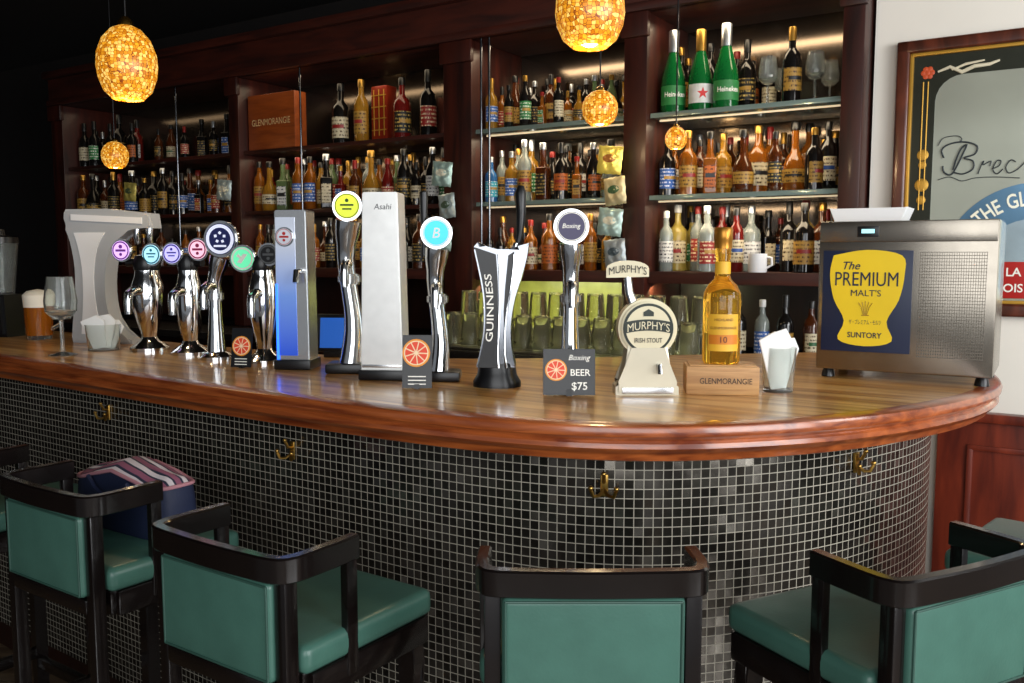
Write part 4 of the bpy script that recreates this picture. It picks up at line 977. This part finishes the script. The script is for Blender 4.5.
# ------------------------------------------------------------------ pendant lamps and their modelled mirror reflections
def pendant(px, cy, d, r, hh, label, lit=9):
    P = PD(px, cy, d); g = thing('pendant_lamp', label, 'pendant lamp', P, 0, 'mosaic glass pendant lamps')
    MB().lathe([(.5*r, -hh), (.78*r, -.78*hh), (.95*r, -.42*hh), (1*r, -.1*hh), (.97*r, .25*hh), (.8*r, .62*hh), (.5*r, .9*hh), (.25*r, hh), (.24*r, .985*hh), (.48*r, .88*hh), (.77*r, .6*hh), (.94*r, .25*hh), (.97*r, -.1*hh), (.92*r, -.42*hh), (.75*r, -.77*hh), (.48*r, -.985*hh)], 32).build('shade', M_SHADE, g)
    MB().lathe([(0, hh*.98), (.27*r, hh*.98), (.25*r, hh*1.12), (.1*r, hh*1.25), (0, hh*1.26)], 16).build('cap', M_BRASS, g)
    MB().sph((0, 0, -.62*hh), .38*r, seg=16).build('bulb', M_BULB, g)
    zt = 2.9-P.z
    MB().tube([(0, 0, hh*1.2), (0, 0, zt-.02)], .003, 8).build('cord', M_BLK, g)
    MB().lathe([(0, zt-.0005), (.05, zt-.0005), (.045, zt-.02), (.01, zt-.03), (0, zt-.03)], 20).build('ceiling_rose', M_BRASS, g)
    if lit:
        l = bpy.data.lights.new('pendant_light', 'POINT'); l.energy = lit; l.color = (1, .72, .38); l.shadow_soft_size = .03
        o = bpy.data.objects.new('pendant_light', l); C.objects.link(o); o.location = P+Vector((0, 0, -hh-.05))
pendant(127, 63, 2.72, 29*2.72/F, 36*2.72/F, 'large glowing yellow mosaic pendant lamp over the left of the bar', 4)
pendant(590, 10, 2.25, 35*2.25/F, 37*2.25/F, 'large glowing yellow mosaic pendant lamp over the middle of the bar', 5)
pendant(600, 108, 3.55, 18*3.55/F, 17*3.55/F, 'small glowing lamp shape standing in for a mirror reflection, before the middle shelves', 1.2)  # lamp reflection in the back mirror, modelled as a hanging lamp
pendant(115, 155, 4.7, 13*4.7/F, 13*4.7/F, 'small glowing lamp shape standing in for a mirror reflection, before the far left shelves', 1.2)  # added lamp in place of a reflection seen in the mirror
pendant(676, 138, 3.4, 11*3.4/F, 11*3.4/F, 'smallest glowing lamp shape standing in for a mirror reflection, before the right bay bottles', 0)  # small mirror reflection built as a solid lamp, without a light

# ------------------------------------------------------------------ framed pub mirror on right wall
s0_, zt_ = PB(898, 43, .08); _, zb_ = PB(893, 313, .08)
fw, fh = 1.05, zt_-zb_
pm = thing('pub_mirror', 'wood framed pub mirror with gold ornament and lettering on the right wall', 'mirror', WB(s0_, .099, zb_), -TH)
t = MB(); fb = .045
for c, d in (((fw/2, -.017, fb/2), (fw, .034, fb)), ((fw/2, -.017, fh-fb/2), (fw, .034, fb)), ((fb/2, -.017, fh/2), (fb, .034, fh)), ((fw-fb/2, -.017, fh/2), (fb, .034, fh))): t.box(c, d, bev=.009, seg=3)
t.build('frame', M_FRAME, pm)
t = MB(); f2 = .012
for c, d in (((fw/2, -.014, fb+f2/2), (fw-2*fb, .02, f2)), ((fw/2, -.014, fh-fb-f2/2), (fw-2*fb, .02, f2)), ((fb+f2/2, -.014, fh/2), (f2, .02, fh-2*fb)), ((fw-fb-f2/2, -.014, fh/2), (f2, .02, fh-2*fb))): t.box(c, d, bev=.003)
t.build('inner_trim', M_GOLD, pm)
MB().box((fw/2, -.005, fh/2), (fw-2*fb, .008, fh-2*fb)).build('mirror_glass', M_PICM, pm)
def LM(px, py):
    s, z = PB(px, py, .09); return s-s0_, z-zb_
xi, zi = fb+f2, fh-fb-f2
outer = [(xi, zi), (fw-xi, zi)]; bw = .075
inn = [(fw-xi, zi-bw)]+[(xi+bw+.09-.09*math.sin(q*PI/12), zi-bw-.09+.09*math.cos(q*PI/12)) for q in range(7)]+[(xi+bw, xi)]
MB().prism(outer+inn+[(xi, xi)], -.0105, -.0092).build('dark_border', mk('smoked_print', '#3a3c33', .16, .4), pm)
t = MB(); x, zt2 = LM(926, 82); _, zb2 = LM(926, 210)
t.tube([(x-.008, -.011, zt2), (x-.008, -.011, zb2)], .0025, 8); t.tube([(x+.008, -.011, zt2), (x+.008, -.011, zb2)], .0025, 8)
for py, r in ((155, .02), (165, .014), (185, .024), (200, .016)): t.sph((x, -.011, LM(926, py)[1]), r, (1, .12, 1), 14)
t.build('gold_ornament', M_GOLD, pm)
t = MB(); x, z = LM(928, 73)
for i in range(6): t.sph((x+.014*math.cos(i*PI/3), -.011, z+.014*math.sin(i*PI/3)), .01, (1, .2, 1), 10)
t.sph((x, -.012, z), .009, (1, .2, 1), 10); t.build('flower', mk('orange_red_enamel', '#c4502a', .4), pm)
pts = [LM(a, b2) for a, b2 in ((938, 72), (950, 67), (962, 72), (975, 66), (990, 64), (1000, 60))]
MB().tube([(p[0], -.012, p[1]) for p in pts], [.004, .006, .007, .007, .006, .004], 8).tube([(LM(952, 70)[0], -.012, LM(952, 70)[1]), (LM(966, 64)[0], -.012, LM(966, 64)[1]), (LM(985, 60)[0], -.012, LM(985, 60)[1])], [.003, .005, .003], 8).build('ribbon', mk('pale_ribbon', '#d8cfb4', .5), pm)
# round blue emblem low in the glass, with a lettered arch along its rim
xc, zc = LM(1034, 268); RX = xc-LM(940, 268)[0]; RZ = LM(1034, 182)[1]-zc; zlo = LM(1000, 296)[1]
arc = []
for i in range(41):
    a = PI*1.08-i*(PI*1.16)/40; arc.append((xc+RX*math.cos(a), max(zlo, zc+RZ*math.sin(a))))
MB().prism(arc, -.0112, -.0092).build('blue_emblem', mk('grey_blue_enamel', '#6289a6', .2, .4, var=.3, scale=5), pm)
n = 36; MB().prism([(xc+RX*.62*math.cos(2*PI*i/n), max(zlo, zc+RZ*.58*math.sin(2*PI*i/n))) for i in range(n)], -.0118, -.0105).build('emblem_centre', mk('pale_blue_enamel', '#a9bcc4', .2, .4, var=.2, scale=5), pm)
def stroke(l): return [(LM(a, b2)[0], -.0125, LM(a, b2)[1]) for a, b2 in l]
t = MB()
def S2(l, r=.0019): p = spline(l, 5); t.tube(stroke([(q.x, q.y) for q in p]), r, 6)
S2([(953, 170), (957, 158), (962, 148), (967, 145), (963, 154), (955, 170), (950, 175), (944, 172), (943, 166)], .003)
S2([(944, 158), (942, 150), (950, 144), (965, 142), (977, 146), (975, 154), (964, 158), (973, 161), (973, 169), (963, 174), (953, 172)], .0028)
S2([(978, 174), (982, 164), (984, 161), (983, 165), (991, 161), (990, 166)])
S2([(992, 169), (999, 166), (1001, 161), (997, 161), (993, 169), (997, 174), (1003, 169)])
S2([(1016, 162), (1011, 160), (1006, 167), (1009, 173), (1018, 169), (1026, 161)])
S2([(938, 180), (950, 177), (962, 181), (975, 178), (995, 177), (1020, 178)], .0014)
S2([(938, 146), (944, 138), (958, 136), (962, 140), (956, 143)], .0014)
t.build('script_lettering', mk('dark_slate_print', '#2c3338', .5), pm)
t = MB(); txt = 'THE GLEN'; a = PI*.745
for i, ch in enumerate(txt):
    if ch != ' ':
        X, Z = xc+RX*.86*math.cos(a), zc+RZ*.82*math.sin(a)
        tg_ = math.atan2(RZ*.82*math.cos(a)*-1, RX*.86*math.sin(a))
        t.text(ch, 0, 0, 0, h=.052, bold=.06, M=Matrix.Translation((X, -.0128, Z)) @ Matrix.Rotation(-abs(tg_) if a > PI/2 else abs(tg_), 4, 'Y') @ Matrix.Diagonal((.72, 1, 1, 1)))
    a -= .135 if ch != ' ' else .06
t.build('arched_lettering', mk('cream_print', '#f4f0dc', .5), pm)
x0, z0 = LM(998, 298); x1, z1 = LM(1050, 262)
lbm = MB().box(((x0+x1)/2, -.0135, (z0+z1)/2), (x1-x0, .003, z1-z0), bev=.001).build('red_label', M_TXTR, pm)
MB().text('LA', LM(1014, 272)[0], -.0158, LM(1014, 272)[1], h=.03, bold=.05).text('OIS', LM(1013, 288)[0], -.0158, LM(1013, 288)[1], h=.03, bold=.05).build('label_lettering', M_TXTW, lbm)

# ------------------------------------------------------------------ lights
def area(loc, target, sx, sy, e, col, name='window_and_fill_light'):
    l = bpy.data.lights.new(name, 'AREA'); l.shape = 'RECTANGLE'; l.size = sx; l.size_y = sy; l.energy = e; l.color = col
    o = bpy.data.objects.new(name, l); C.objects.link(o); o.location = loc
    o.rotation_euler = (Vector(target)-Vector(loc)).to_track_quat('-Z', 'Y').to_euler()
area((3.0, -1.2, 1.7), (.6, 2.6, 1.0), 2.2, 2.2, 140, (.96, .98, 1))
area((-.2, -2.3, 1.9), (-.1, 2.2, .7), 3.2, 2.2, 95, (.96, .98, 1))  # added soft fill from behind the camera, not a window
area((2.9, .9, 2.2), (1.9, 2.9, 1.5), .9, 1.0, 30, (1, .99, .97))  # extra light added to brighten the right wall
for bi, (x0, x1) in enumerate(BX):
    for z, e in ((SO-.03, 2.6), (Z1-.035, 3.0), (Z2-.035, 2.8)):
        p = WB((x0+x1)/2, .07, z)
        f = (.9, .82, .52, .22)[bi]
        l = bpy.data.lights.new('shelf_light', 'AREA'); l.shape = 'RECTANGLE'; l.size = x1-x0-.1; l.size_y = .10; l.energy = e*f; l.color = (1, .80, .54)
        o = bpy.data.objects.new('shelf_light', l); C.objects.link(o); o.location = p; o.rotation_euler = (.05, 0, -TH)
l = bpy.data.lights.new('work_light', 'AREA'); l.shape = 'RECTANGLE'; l.size = 1.0; l.size_y = .05; l.energy = 7; l.color = (.95, 1, .55)
o = bpy.data.objects.new('work_light', l); C.objects.link(o); o.location = WB((sa+sb)/2-.15, .05, Z3-.07); o.rotation_euler = (.45, 0, -TH)

w = bpy.data.worlds.new('World'); SC.world = w; w.use_nodes = True
w.node_tree.nodes['Background'].inputs[0].default_value = (.58, .61, .66, 1); w.node_tree.nodes['Background'].inputs[1].default_value = .36
SC.view_settings.view_transform = 'Standard'
cam = bpy.data.cameras.new('camera'); co = bpy.data.objects.new('camera', cam); C.objects.link(co)
cam.lens = 36*F/1024; cam.sensor_width = 36; co.location = CAM; co.rotation_euler = (PI/2-PIT, 0, 0); cam.clip_start = .05
SC.camera = co
